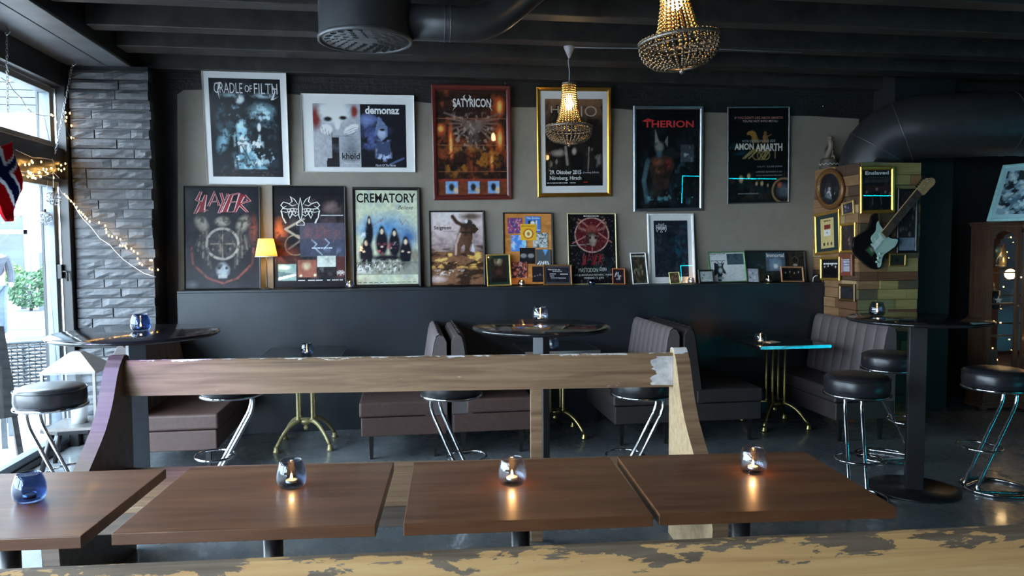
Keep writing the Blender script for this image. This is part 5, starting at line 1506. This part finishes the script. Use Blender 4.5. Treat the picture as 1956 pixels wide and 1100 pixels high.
# thick duct on the right that drops into the column
bd2 = thing('ventilation_duct', 'thick black duct bending down into the plank-clad column', 'duct', (4.2, 6.1, 2.2625))
RD = .272
path = [Vector((.0, .08, .0)), Vector((.0, .08, .02))]
n = 7
for i in range(n + 1):
    a = math.pi / 2 * i / n; path.append(Vector((.33 * (1 - math.cos(a)), .08 - .33 * (1 - math.cos(a)) * .75, .02 + .30 * math.sin(a))))
e = path[-1]
path += [Vector((.9, -.40, .32)), Vector((4.35, -.85, .33))]
MB().tube(path, RD, 36, smooth=True).build('pipe', 'duct_black', bd2)
for p, d in ((path[4], path[5] - path[3]), (path[7], path[8] - path[6]), (path[-2], path[-1] - path[-2]), (path[-2] + (path[-1] - path[-2]) * .05, path[-1] - path[-2]), (path[-2] + (path[-1] - path[-2]) * .20, path[-1] - path[-2]), (path[-2] + (path[-1] - path[-2]) * .215, path[-1] - path[-2])):
    MB().lathe([(RD, -.006), (RD + .006, 0), (RD, .006)], 40, Matrix.Translation(p) @ d.to_track_quat('Z', 'Y').to_matrix().to_4x4()).build('seam', 'duct_seam', bd2)

# ================================================================== display cabinet with a painting on top
mat_wood('cabinet_wood', (.060, .030, .018), (.10, .052, .032), (.145, .080, .050), .4, (20, 20, 1.5), .08, .1)
mat_plain('mirror', (.75, .78, .80), .03, 1, .02, 10)
CBX, CBY = 5.362, 6.14
cb = thing('display_cabinet', 'brown wooden corner display cabinet with arched glass doors', 'cabinet', (CBX, CBY, 0))
CW, CD, CH = .345, .21, 1.72          # narrow wing; the deeper bay stands to its right
BX0, BX1, BY0 = .350, 1.45, -.52
MB().box(0, .02, .006, CD, .10, CH).build('side_panel', 'cabinet_wood', cb)
MB().box(.02, BX0, CD - .012, CD, .10, CH).build('back_panel', 'mirror', cb)
MB().box(BX0, BX1, .20, .212, .10, CH).build('back_panel', 'mirror', cb)
MB().box(BX1 - .02, BX1, BY0, .20, .10, CH).build('side_panel', 'cabinet_wood', cb)
for x0, x1, y0 in ((0, BX0 - .001, 0), (BX0, BX1, BY0)):
    MB().box(x0 - .02, x1 + .0, y0 - .02, CD, 0.02, .05).box(x0 - .012, x1, y0 - .012, CD, .05, .075).box(x0, x1, y0, CD, .075, .10).build('plinth', 'cabinet_wood', cb, .004)
    MB().box(x0 - .03, x1 + .0, y0 - .035, CD, CH + .022, CH + .04).box(x0 - .018, x1, y0 - .022, CD, CH, CH + .022).build('cornice', 'cabinet_wood', cb, .004)
for sx, sy in ((.03, .02), (BX0 + .03, BY0 + .02), (BX1 - .03, BY0 + .02)):
    MB().lathe([(0, 0), (.028, 0), (.034, .012), (.02, .021), (0, .021)], 12, Matrix.Translation((sx, sy, 0))).build('foot', 'cabinet_wood', cb)
MB().box(.0, BX0 - .002, -.004, .018, .10, .36).build('lower_panel', 'cabinet_wood', cb, .003)
MB().box(BX0, BX1, BY0 - .004, BY0 + .018, .10, .36).build('lower_panel', 'cabinet_wood', cb, .003)
for i in range(3):
    z = .36 + .40 * i + (.18 if i else 0)
    MB().box(.021, BX0 - .002, .02, CD - .014, z, z + .008).build('shelf', 'window_glass' if i else 'cabinet_wood', cb)
    MB().box(BX0 + .022, BX1 - .022, BY0 + .03, .198, z, z + .008).build('shelf', 'window_glass' if i else 'cabinet_wood', cb)


def cab_door(x0, x1, M, bars=(.70, 1.00, 1.29)):
    w = .042; dr = MB()
    dr.box(x0, x0 + w, -.016, .006, .365, CH - .004, M).box(x1 - w, x1, -.016, .006, .365, CH - .004, M).box(x0 + w, x1 - w, -.016, .006, .365, .40, M)
    a = [(x0 + w, CH - .004), (x0 + w, CH - .115)]
    mid = (x0 + x1) / 2; hw = (x1 - x0) / 2 - w
    a += [(x0 + w + .15 * hw, CH - .115)] + [(mid + hw * .85 * math.cos(t), CH - .105 + .065 * math.sin(t)) for t in [math.pi - i * math.pi / 10 for i in range(11)]] + [(x1 - w - .15 * hw, CH - .115), (x1 - w, CH - .115), (x1 - w, CH - .004)]
    dr.prism(a, M @ Matrix(((1, 0, 0, 0), (0, 0, -1, .006), (0, 1, 0, 0), (0, 0, 0, 1))), .022)
    d = dr.build('door', 'cabinet_wood', cb)
    for z in bars: MB().box(x0 + w, x1 - w, -.014, .004, z - .007, z + .007, M).build('glazing_bar', 'cabinet_wood', d)
    zs = [.40] + list(bars) + [CH - .05]
    for z0, z1 in zip(zs[:-1], zs[1:]): MB().box(x0 + w - .002, x1 - w + .002, -.006, -.003, z0 + .002, z1 - .002, M).build('pane', 'window_glass', d)
    MB().ball(M @ Vector((x1 - w / 2, -.026, .98)), .012, 10, 6).build('knob', 'brass', d)
    MB().box(x0 + .05, x1 - .05, -.012, -.0045, .14, .32, M).build('raised_panel', 'cabinet_wood', cb, .008)


I4 = Matrix.Identity(4)
cab_door(.005, .335, I4)
MB().box(BX0, BX0 + .02, BY0, BY0 + .04, .10, CH).box(BX0, BX0 + .02, -.045, -.018, .10, CH).box(BX0, BX0 + .02, BY0 + .04, -.045, .10, .40).box(BX0, BX0 + .02, BY0 + .04, -.045, CH - .06, CH).build('side_frame', 'cabinet_wood', cb)
MB().box(BX0 + .008, BX0 + .011, BY0 + .04, -.045, .40, CH - .06).build('side_pane', 'window_glass', cb)
MF = Matrix.Translation((0, BY0, 0))
cab_door(BX0 + .005, BX0 + .545, MF); cab_door(BX0 + .55, BX1 - .005, MF)
# contents
mat_plain('mug_dark', (.015, .015, .018), .3); mat_plain('trophy', (.6, .5, .3), .3, .8)
mat_emit('fairy_bulb', (1.0, .52, .12), 26); mat_emit('lit_bulb', (1.0, .70, .33), 60); mat_emit('flame', (1.0, .50, .16), 34)
base = Vector((CBX, CBY, 0))
o = tag(MB().lathe([(0, 0), (.05, 0), (.055, .01), (.055, .16), (.05, .165), (0, .16)], 20).build('drum_box', 'mug_dark', loc=base + Vector((.17, .105, .949))), 'black round tin marked with a pale star in the cabinet', 'tin')
star = [(.0, .05), (.012, .015), (.045, .015), (.018, -.008), (.03, -.045), (0, -.02), (-.03, -.045), (-.018, -.008), (-.045, .015), (-.012, .015)]
MB().prism([(x * .9, y * .9) for x, y in star], Matrix(((1, 0, 0, 0), (0, 0, -1, -.056), (0, 1, 0, .08), (0, 0, 0, 1))), .003).build('star_emblem', 'candle_wax', o)
o = tag(MB().lathe([(0, 0), (.04, 0), (.01, .02), (.01, .07), (.045, .12), (.05, .2), (.045, .2), (.0, .1)], 20).build('goblet', 'trophy', loc=base + Vector((.18, .10, 1.349))), 'golden goblet on the top cabinet shelf', 'goblet')
o = tag(MB().box(-.06, .06, -.02, .02, 0, .18).build('book_box', 'leather_back', loc=base + Vector((.15, .10, .369)), bevel=.003), 'upright grey box on the lowest cabinet shelf', 'box')
for i, (x, zb, cc) in enumerate(((.50, .949, 'trophy'), (.62, .949, 'mug_dark'), (.72, 1.349, 'trophy'), (.52, .369, 'mug_dark'))):
    tag(MB().lathe([(0, 0), (.035, 0), (.037, .12), (.014, .17), (.014, .21), (0, .21)], 16).build('bottle', cc, loc=base + Vector((x + .02, -.25, zb))), ['golden bottle behind the wider cabinet door', 'dark bottle next to the golden one in the cabinet', 'golden bottle on the top shelf of the wider cabinet side', 'dark bottle on the bottom shelf of the wider cabinet side'][i], 'bottle')
cs = thing('string_light', 'warm fairy lights strung inside the display cabinet', 'string light', (CBX, CBY, .4))
pts = [(.40 + .5 * ((i * 37) % 23) / 23, .10 - .45 * ((i * 17) % 19) / 19, .02 + i * .05) for i in range(25)]
MB().tube(pts, .0015, 4).build('cable', 'black_metal', cs)
for p in pts: MB().ball(p, .006, 6, 4).build('bulb', 'fairy_bulb', cs)
lamp('cabinet_glow', (.7, -.1, .85), 1.6, (1, .6, .25), .05, cs)


def art_mono(w, h, r):
    c = Cv(w, h, r, (130, 158, 168)); c.noise(4, 5, 3, (70, 100, 116), .5, .15, .9).noise(7, 8, 4, (22, 30, 40), .54, .08, .9).blob(.45, .5, .14, .12, (150, 180, 190), .6, .8).noise(10, 10, 5, (180, 205, 212), .62, .06, .8); return c.grain(.2)


p0 = onY(1886, 419, CBY + .06); p0.z = CH + .042
ex_ = Vector((.36, -.93, 0)).normalized(); bk_ = Vector((.93, .36, 0)).normalized(); up_ = (Vector((0, 0, 1)) * math.cos(.44) + bk_ * math.sin(.44))
picture('painting', 'white-framed blue and black painting leaning on top of the display cabinet', 'painting', [p0 + up_ * .585, p0 + up_ * .585 + ex_ * .62, p0 + ex_ * .62, p0], None, .03, (150, 190, 200), art_mono, .024, (.03, .03, .04, .04), (150, 182, 192), ())

# ================================================================== candles
mat_glass('candle_glass', (.90, .92, .96), 1.0, 0, 1.5); mat_glass('candle_glass_blue', (.42, .52, .70), 1.0, 0, 1.5); mat_glass('candle_glass_smoke', (.62, .68, .76), 1.0, 0, 1.5)
mat_plain('tin_cup', (.7, .7, .72), .3, 1, .05, 20)
kw = Nd('tealight_wax'); kw.set((.85, .62, .36), .4)
kw.b.inputs['Subsurface Weight'].default_value = 0
GP = [(.030, .0), (.040, .002), (.047, .014), (.050, .032), (.048, .055), (.041, .078), (.036, .090), (.0335, .090), (.0385, .077), (.0455, .055), (.0475, .032), (.044, .016), (.036, .009), (0, .009)]


def candle(loc, label, glass='candle_glass', lit=True, sc=1.0, power=.35, group='tealight glasses'):
    t = thing('candle_glass', label, 'candle', loc, 0, group); t.scale = (sc, sc, sc)
    MB().lathe([(0, 0)] + GP, 28).build('glass', glass, t)
    MB().lathe([(0, .0095), (.019, .0095), (.0195, .024), (.0185, .024), (.018, .011), (0, .011)], 20).build('tin_cup', 'tin_cup', t)
    MB().lathe([(0, .0112), (.0178, .0112), (.0178, .022), (.006, .0205), (0, .0205)], 20).build('wax', 'tealight_wax', t)
    if lit:
        MB().lathe([(0, .023), (.0034, .027), (.004, .031), (.0028, .038), (.001, .044), (0, .047)], 10).build('flame', 'flame', t)
        lamp('candle_light', (0, 0, .045), power, (1.0, .48, .16), .006, t)
    return t


def at(px, py, z): p = onZ(px, py, z); return (p.x, p.y, z + .0004)


candle(at(57, 956, .75), 'unlit deep blue candle glass on the table beside the window end', 'candle_glass_blue', False)
candle(at(557, 929, .75), 'smoky candle glass on the table next to the unlit blue glass', 'candle_glass_smoke', sc=1.02)
candle(at(978, 923, .75), 'clear candle glass on the table before the pew post', 'candle_glass', sc=1.02)
candle(at(1438, 902, .75), 'clear candle glass on the end table by the round pedestal table', 'candle_glass')
candle(at(269, 632, 1.10), 'pale blue candle glass on the tall table by the brick pier', 'candle_glass_blue', power=.15, sc=1.05)
candle(at(1032, 613, 1.10), 'brightly lit candle glass on the tall table behind the pew post', 'candle_glass')
candle(at(1675, 603, 1.10), 'dim candle glass on the tall table beside the column', 'candle_glass_smoke', power=.1)
candle((-.735, 5.80, .7384), 'candle glass on the yellow brass table near the brick pier', 'candle_glass_smoke', power=.2)
candle((1.17, 5.72, .7384), 'dark unlit candle glass on the brass table behind the lit tall table', 'candle_glass_smoke', False)
candle((2.95, 5.78, .7384), 'small lit candle glass on the metal-edged low table', 'candle_glass', power=.2)
for px, lb, lit, gl in ((668, 'candle glass on the ledge between the knotwork emblem poster and the band photograph', True, 'candle_glass_smoke'), (996, 'candle glass on the ledge before the record board', True, 'candle_glass_smoke'), (1130, 'dark unlit candle glass on the ledge before the festival poster', False, 'candle_glass_blue'), (1321, 'candle glass on the ledge at the corner of the white frame', True, 'candle_glass_smoke'), (1467, 'candle glass on the ledge before the three-print black frame', True, 'candle_glass_smoke')):
    candle((onY(px, 545, 6.415).x, 6.408 if px != 1321 else 6.43, ZL + .0004), lb, gl, lit, .62 if px in (1321, 1130, 996) else .8, .22)
nk = tag(MB().box(-.06, .06, -.045, .045, 0, .003).build('paper_napkin', 'candle_wax', loc=(3.08, 5.84, .7384)), 'white folded slip of paper on the metal-edged low table', 'paper')
nk.rotation_euler.z = .4

# ================================================================== table lamp on the ledge
ks = Nd('lamp_shade_cloth')
tr = ks.n('ShaderNodeBsdfTranslucent', {'Color': (.80, .52, .15, 1)}); df_ = ks.n('ShaderNodeBsdfDiffuse', {'Color': (.62, .46, .18, 1)})
mx = ks.n('ShaderNodeMixShader', {0: .30, 1: df_.outputs[0], 2: tr.outputs[0]}); ks.link(mx.outputs[0], ks.out.inputs[0])
lx = onY(511, 556, 6.44)
tl_ = thing('table_lamp', 'small lamp with a pleated yellow shade between two black posters', 'lamp', (lx.x, 6.424, ZL + .0004))
MB().lathe([(0, 0), (.045, 0), (.046, .006), (.03, .012), (.008, .018), (0, .018)], 24).build('base', 'black_metal', tl_)
MB().lathe([(.005, .018), (.005, .30), (0, .30)], 10).build('stem', 'black_metal', tl_)
sh = MB(); N = 88; vs = []
for i in range(N):
    a = 2 * math.pi * i / N; q = 1.025 if i % 2 else .975
    vs += [(.088 * q * math.cos(a), .088 * q * math.sin(a), .275), (.060 * q * math.cos(a), .060 * q * math.sin(a), .425)]
sh.add(vs, [(2 * i, 2 * ((i + 1) % N), 2 * ((i + 1) % N) + 1, 2 * i + 1) for i in range(N)])
sh.build('lamp_shade', 'lamp_shade_cloth', tl_)
MB().lathe([(.086, .272), (.090, .272), (.090, .279), (.086, .279)], 40, None, True, True).build('shade_trim', 'candle_wax', tl_)
MB().lathe([(0, .30), (.012, .30), (.012, .325), (.022, .345), (.024, .36), (.016, .378), (0, .384)], 14).build('bulb', 'lit_bulb', tl_)
lamp('table_lamp_light', (0, 0, .36), 24, (1.0, .60, .20), .02, tl_)

# ================================================================== bead chandeliers
kb = Nd('amber_bead'); kb.set((.62, .38, .13), .12, .8); 
kb2 = Nd('smoky_bead'); kb2.set((.22, .165, .11), .14, .8)
mat_plain('chandelier_metal', (.25, .22, .19), .4, .8)


def chandelier(label, loc, z_ceiling, energy=16, ry=0.0, detail=True, canopy='candle_wax'):
    """origin at the crown ring"""
    t = thing('bead_chandelier', label, 'chandelier', loc, 0, 'bead chandeliers'); t.rotation_euler = (0, ry, 0)
    for r, z, w in ((.050, 0, .006), (.175, -.325, .007), (.160, -.352, .003), (.055, -.445, .004)):
        MB().lathe([(r - w * .6, z - w), (r + w * .6, z - w), (r + w * .6, z + w), (r - w * .6, z + w)], 40, None, True, True).build('hoop', 'chandelier_metal', t)

    def strand(prof, br, mat, name, n, off=0.0):
        mb = MB()
        P = [Vector((p[0], 0, p[1])) for p in prof]
        ln = sum((b - a).length for a, b in zip(P[:-1], P[1:])); k = int(ln / (br * 2.05))
        for i in range(k):
            s = ln * (i + .5) / k; j = 0
            while j < len(P) - 2 and s > (P[j + 1] - P[j]).length: s -= (P[j + 1] - P[j]).length; j += 1
            c = P[j] + (P[j + 1] - P[j]).normalized() * s
            mb.ball(c, br, 6, 4)
        first = None
        for i in range(n):
            M = Matrix.Rotation(2 * math.pi * (i + off) / n, 4, 'Z')
            if first is None: first = mb.build(name, mat, t, M=M)
            else:
                q = first.copy(); COL.objects.link(q); q.matrix_local = M

    if detail:
        strand([(.050, -.005), (.052, -.08), (.062, -.17), (.082, -.26), (.106, -.33)], .0078, 'amber_bead', 'bead_strand', 22)
        strand([(.108, -.330), (.170, -.325)], .0062, 'smoky_bead', 'spoke_strand', 20)
        strand([(.175, -.335), (.172, -.365), (.156, -.400), (.122, -.428), (.060, -.446)], .0080, 'smoky_bead', 'bowl_strand', 30)
        strand([(.175, -.310), (.175, -.335)], .0058, 'smoky_bead', 'hoop_bead', 48)
        MB().ball((0, 0, -.462), .012, 10, 6).tube([(.055, 0, -.445), (0, 0, -.450), (-.055, 0, -.445)], .002, 4).tube([(0, .055, -.445), (0, 0, -.450), (0, -.055, -.445)], .002, 4).build('finial', 'chandelier_metal', t)
    MB().tube([(-.05, 0, 0), (.05, 0, 0)], .003, 5).tube([(0, -.05, 0), (0, .05, 0)], .003, 5).lathe([(0, 0), (.014, 0), (.016, -.06), (.012, -.085), (0, -.085)], 14).build('socket', 'chandelier_metal', t)
    MB().lathe([(0, -.085), (.012, -.088), (.018, -.11), (.029, -.14), (.031, -.160), (.024, -.182), (.010, -.194), (0, -.196)], 18).build('bulb', 'lit_bulb', t)
    lamp('bulb_light', (0, 0, -.15), energy, (1.0, .58, .22), .03, t)
    h = z_ceiling - loc[2]
    MB().tube([(0, 0, .0), (.004, 0, h * .3), (-.006, .002, h * .6), (0, 0, h - .06)], .004, 6).build('cord', canopy, t)
    MB().lathe([(0, h - .085), (.008, h - .085), (.042, h - .004), (.042, h), (0, h)], 20).build('ceiling_rose', canopy, t)
    return t


mat_plain('rose_grey', (.30, .32, .35), .5)
chandelier('small bead chandelier in front of the gold-framed poster', (1.263, 5.545, 2.785), ZJ + .0, 28, canopy='rose_grey')
chandelier('tilted bead chandelier hanging above the wooden tables', (1.19, 3.20, 2.80), ZJ, 58, math.radians(-6.5), canopy='rose_grey')
# two more of the same set hang further back in the room (their bulbs mirror in the poster glass)
chandelier('bead chandelier over the window side of the bar', (-.75, -.9, 2.74), ZJ, 85, 0, True, 'rose_grey')
chandelier('bead chandelier over the bar side of the room', (2.7, -.7, 2.74), ZJ, 100, 0, True, 'rose_grey')
cbl = MB().tube([(1.30, 5.53, ZJ - .008), (1.5, 5.50, ZJ - .014), (1.9, 5.48, ZJ - .010), (2.3, 5.46, ZJ - .004), (3.1, 5.47, ZJ - .004)], .004, 6).build('ceiling_cable', 'rose_grey')
tag(cbl, 'thin grey cable running along a joist from the small chandelier', 'cable')

# ================================================================== bar gantry with a cyan LED strip (beside the camera, mirrored in the poster glass)
mat_emit('led_cyan', (.0, .72, .95), 22)
bg_ = thing('bar_gantry', 'black bar gantry edged with a cyan LED strip', 'bar', (4.72, .98, 0))
MB().box(-.02, .05, -.05, 0, 0, 2.33).build('post', 'black_metal', bg_)
MB().box(-.02, 3.0, -.05, 0, 2.33, 2.42).build('beam', 'black_metal', bg_)
MB().box(-.02, 3.0, -.55, 0, 0, 1.10).build('bar_front', 'cabinet_wood', bg_)
MB().box(-.012, .0, .001, .006, 1.85, 2.30).box(-.012, 2.9, .001, .006, 2.30, 2.312).box(.1, 2.9, .001, .008, .03, .05).build('led_strip', 'led_cyan', bg_)

# violet lamp by the window end of the pew
mat_emit('violet_led', (.25, .08, 1.0), 12)
vl = thing('violet_spotlight', 'small violet spotlight on the window mullion', 'lamp', (WX + .03, 2.98, 2.05))
MB().box(0, .05, -.03, .03, -.03, .03).build('housing', 'black_metal', vl, .004)
MB().box(.0505, .053, -.022, .022, -.022, .022).build('lens', 'violet_led', vl)
sl = bpy.data.lights.new('violet_beam', 'SPOT'); sl.energy = 115; sl.color = (.30, .10, 1.0); sl.spot_size = math.radians(26); sl.spot_blend = .8; sl.shadow_soft_size = .02
so_ = bpy.data.objects.new('violet_beam', sl); COL.objects.link(so_); so_.parent = vl; so_.location = (.07, 0, 0)
so_.rotation_euler = (Vector((-1.25, 3.85, .80)) - Vector((WX + .10, 2.98, 2.05))).to_track_quat('-Z', 'Y').to_euler()

# ================================================================== window dressing: chains, fairy lights, flag, wire balls
mat_plain('chain_steel', (.25, .26, .28), .35, .9)


def chain(p0, p1, label):
    t = thing('hanging_chain', label, 'chain', p0, 0, 'chains hung at the window')
    d = Vector(p1) - Vector(p0); n = int(d.length / .022); lk = None
    MB().tube(arc([(0, 0, .03), (0, 0, .0), (.02, 0, -.02), (0, 0, -.045), (-.015, 0, -.03)], .012), .005, 6).build('hook', 'aluminium', t)
    for i in range(n):
        p = d * ((i + 2) / n)
        M = Matrix.Translation(p) @ d.to_track_quat('Z', 'Y').to_matrix().to_4x4() @ Matrix.Rotation((i % 2) * math.pi / 2, 4, 'Z')
        if lk is None:
            lk = MB().tube([(.007 * math.cos(a), 0, .0145 * math.sin(a)) for a in [i_ * math.pi / 5 for i_ in range(10)]], .0022, 5, True).build('link', 'chain_steel', t, M=M)
        else:
            q = lk.copy(); COL.objects.link(q); q.matrix_local = M


c1 = onX(12, 34, -2.48); c1.z = 2.97; c2 = onX(15, 205, -2.50)
chain(c1, c2, 'steel chain on a ceiling hook away from the brick pier')
c1 = onX(140, 112, -2.42); c1.z = 2.97; c2 = onX(107, 285, -2.52)
chain(c1, c2, 'slanted steel chain on a hook near the brick pier')


def string(label, pix, X, bulbs, cab='black_metal', r=.0022, jit=.012, seed=1, plane=onX):
    t = thing('string_light', label, 'string light', (0, 0, 0), 0, 'fairy light strings')
    P = [plane(x, y, X) for x, y in pix]
    if plane is onX: P = [p + Vector((rng.uniform(0, .01), 0, 0)) for p in P]
    Q = []
    for a, b in zip(P[:-1], P[1:]):
        k2 = max(2, int((b - a).length / .04))
        for i in range(k2): Q.append(a.lerp(b, i / k2))
    Q.append(P[-1])
    t.location = P[0]; Q = [q - P[0] for q in Q]
    MB().tube(Q, r, 5).build('cable', cab, t)
    rn = random.Random(seed); first = None
    for x, y in bulbs:
        p = plane(x, y, X) - P[0]
        p = p + (Vector((rn.uniform(.004, .016), 0, 0)) if plane is onX else Vector((0, -rn.uniform(.002, .010), 0)))
        if first is None: first = MB().ball((0, 0, 0), .0058, 8, 6, (.8, .8, 1.3)).build('bulb', 'fairy_bulb', t, loc=p)
        else:
            q = first.copy(); COL.objects.link(q); q.location = p
    return t


string('fairy lights looped across the upper window pane', [(0, 148), (14, 158), (22, 172), (38, 188), (50, 206), (62, 216), (80, 221), (98, 222), (115, 228), (121, 222), (124, 240), (131, 258), (138, 268)], -2.53,
       [(4, 160), (14, 154), (33, 188), (47, 190), (48, 206), (58, 217), (75, 213), (94, 219), (99, 221), (106, 233), (121, 215), (131, 216), (122, 231), (126, 224), (134, 240), (133, 263), (139, 262), (139, 272), (143, 271), (146, 273)])
rl = random.Random(8)
clu = [(45 + rl.random() * 78, 305 + rl.random() * 36) for i in range(30)]
clu = [(x, y) for x, y in clu if y > 300 + (x - 40) * .12 and y < 338 + (x - 40) * .15]
string('tangle of fairy lights on the window transom', [(28, 286), (45, 294), (62, 301), (85, 302), (100, 306), (104, 322), (92, 330), (70, 322), (52, 334), (80, 336), (103, 330), (112, 340)], -2.55, clu, 'candle_wax')
dg = [(113, 357), (122, 370), (134, 383), (141, 391), (150, 401), (161, 413), (172, 424), (186, 430), (199, 432), (210, 442), (222, 458), (234, 470), (246, 478), (262, 487), (275, 505), (288, 512)]
lb_ = [(124, 371), (128, 375), (131, 378), (136, 384), (142, 390), (147, 396), (152, 403), (156, 406), (159, 410), (163, 414), (167, 418), (172, 423), (190, 425), (201, 431), (203, 438), (204, 444), (208, 450), (215, 452), (224, 454), (230, 457), (229, 469), (235, 469), (240, 470), (242, 474), (251, 475), (256, 480), (263, 484), (263, 494), (267, 503), (272, 506), (286, 513), (290, 497), (287, 497), (291, 515), (302, 515)]
string('fairy lights strung diagonally down the brick pier', dg + [(300, 519)], 6.205, lb_, 'black_metal', plane=onY)
wc = string('white lead hung slack down the brick pier', [(110, 352), (118, 368), (138, 385), (146, 400), (157, 416), (175, 435), (190, 455), (210, 468), (222, 482), (236, 496), (256, 510), (275, 522), (298, 529)], 6.20, [], 'candle_wax', plane=onY)
wc.name = 'white_lead'; del wc['group']; wc['category'] = 'cable'; wc['label'] = 'plain white lead hung slack down the brick pier'

# Nordic cross flag draped from the transom
fl_pts = []
cF = Vector((8, 328)); e1 = Vector((.62, -.78)); e2 = Vector((.33, .94)); det = e1.x * e2.y - e1.y * e2.x


def flag_color(x, y):
    d = Vector((x, y)) - cF
    a = (d.x * e2.y - d.y * e2.x) / det; b = (e1.x * d.y - e1.y * d.x) / det
    q = min(abs(a), abs(b))
    return (30, 44, 88) if q < 6.2 else (205, 208, 214) if q < 10.8 else (160, 30, 40)


outl = [(-40, 300, 20, 268), (-40, 312, 27, 285), (-38, 330, 36, 312), (-34, 350, 44, 340), (-28, 366, 48, 362), (-16, 382, 44, 380), (-4, 396, 36, 396), (8, 412, 24, 412), (14, 422, 16, 423)]
rows = 60; colsn = 46
fv = []; fcols = []
for j in range(rows + 1):
    t = j / rows * (len(outl) - 1); i = min(int(t), len(outl) - 2); f = t - i
    L_ = [outl[i][q] * (1 - f) + outl[i + 1][q] * f for q in range(4)]
    for c in range(colsn + 1):
        u = c / colsn; x = L_[0] * (1 - u) + L_[2] * u; y = L_[1] * (1 - u) + L_[3] * u
        p = onX(x, y, -2.47); p.x += .022 * math.sin(u * 9 + j * .05) + .01 * math.sin(j * .21 + u * 3)
        fv.append(p); fcols.append(lin(flag_color(x, y)))
org = fv[0].copy()
mb = MB().add([p - org for p in fv], [(j * (colsn + 1) + c, j * (colsn + 1) + c + 1, (j + 1) * (colsn + 1) + c + 1, (j + 1) * (colsn + 1) + c) for j in range(rows) for c in range(colsn)], True)
me = bpy.data.meshes.new('flag'); me.from_pydata([tuple(p) for p in mb.v], [], mb.f); me.polygons.foreach_set('use_smooth', [True] * len(me.polygons))
ca = me.color_attributes.new('Col', 'FLOAT_COLOR', 'POINT'); ca.data.foreach_set('color', np.array([(*c, 1) for c in fcols], 'f').ravel())
kf = Nd('flag_cloth'); a_t = kf.n('ShaderNodeAttribute', attribute_name='Col')
dfu = kf.n('ShaderNodeBsdfDiffuse', {'Color': a_t.outputs['Color']}); trl = kf.n('ShaderNodeBsdfTranslucent', {'Color': a_t.outputs['Color']})
mx = kf.n('ShaderNodeMixShader', {0: .3, 1: dfu.outputs[0], 2: trl.outputs[0]}); kf.link(mx.outputs[0], kf.out.inputs[0])
me.materials.append(kf.m)
flg = bpy.data.objects.new('flag', me); COL.objects.link(flg); flg.location = org
sol = flg.modifiers.new('thick', 'SOLIDIFY'); sol.thickness = .002
tag(flg, 'red flag with a white-edged blue cross draped by the window', 'flag')

# wire ball ornaments hung from a cord on the transom
def wire_ball(px, py, r, X, label, top):
    c = onX(px, py, X)
    t = thing('wire_ball', label, 'ornament', c, 0, 'wire balls at the window')
    rn = random.Random(px); mb = MB()
    for i in range(9):
        ax_ = Vector((rn.gauss(0, 1), rn.gauss(0, 1), rn.gauss(0, 1))).normalized(); u = ax_.orthogonal().normalized(); w = ax_.cross(u)
        mb.tube([(u * math.cos(a) + w * math.sin(a)) * r for a in [q * math.pi / 14 for q in range(28)]], .0022, 5, True)
    mb.build('wire', 'chain_steel', t)
    MB().lathe([(0, r * .98), (.010, r * .98), (.010, r + .02), (0, r + .02)], 10).build('cap', 'black_metal', t)
    MB().tube([(0, 0, r + .02), Vector(top) - c], .002, 5).build('cord', 'candle_wax', t)


wire_ball(103, 378, .052, -2.53, 'wire ball ornament hanging just below the transom', onX(100, 303, -2.55))
wire_ball(86, 417, .050, -2.68, 'wire ball ornament hanging lower behind the first', onX(96, 303, -2.60))
# small hooks left in the black wall
for i, (x, y) in enumerate(((883, 151), (965, 160), (1572, 203))):
    p = onY(x, y, YW - .004)
    tag(MB().lathe([(0, 0), (.009, 0), (.009, .012), (.004, .016), (0, .016)], 10, Matrix.Rotation(math.pi / 2, 4, 'X')).build('wall_hook', 'aluminium', loc=(p.x, YW - .0005, p.z)), ['bare metal hook above the red wooden frame, on the side of the double poster', 'bare metal hook above the red wooden frame, on the side of the gold frame', 'bare metal hook high on the wall near the thick duct'][i], 'hook', 'bare wall hooks')
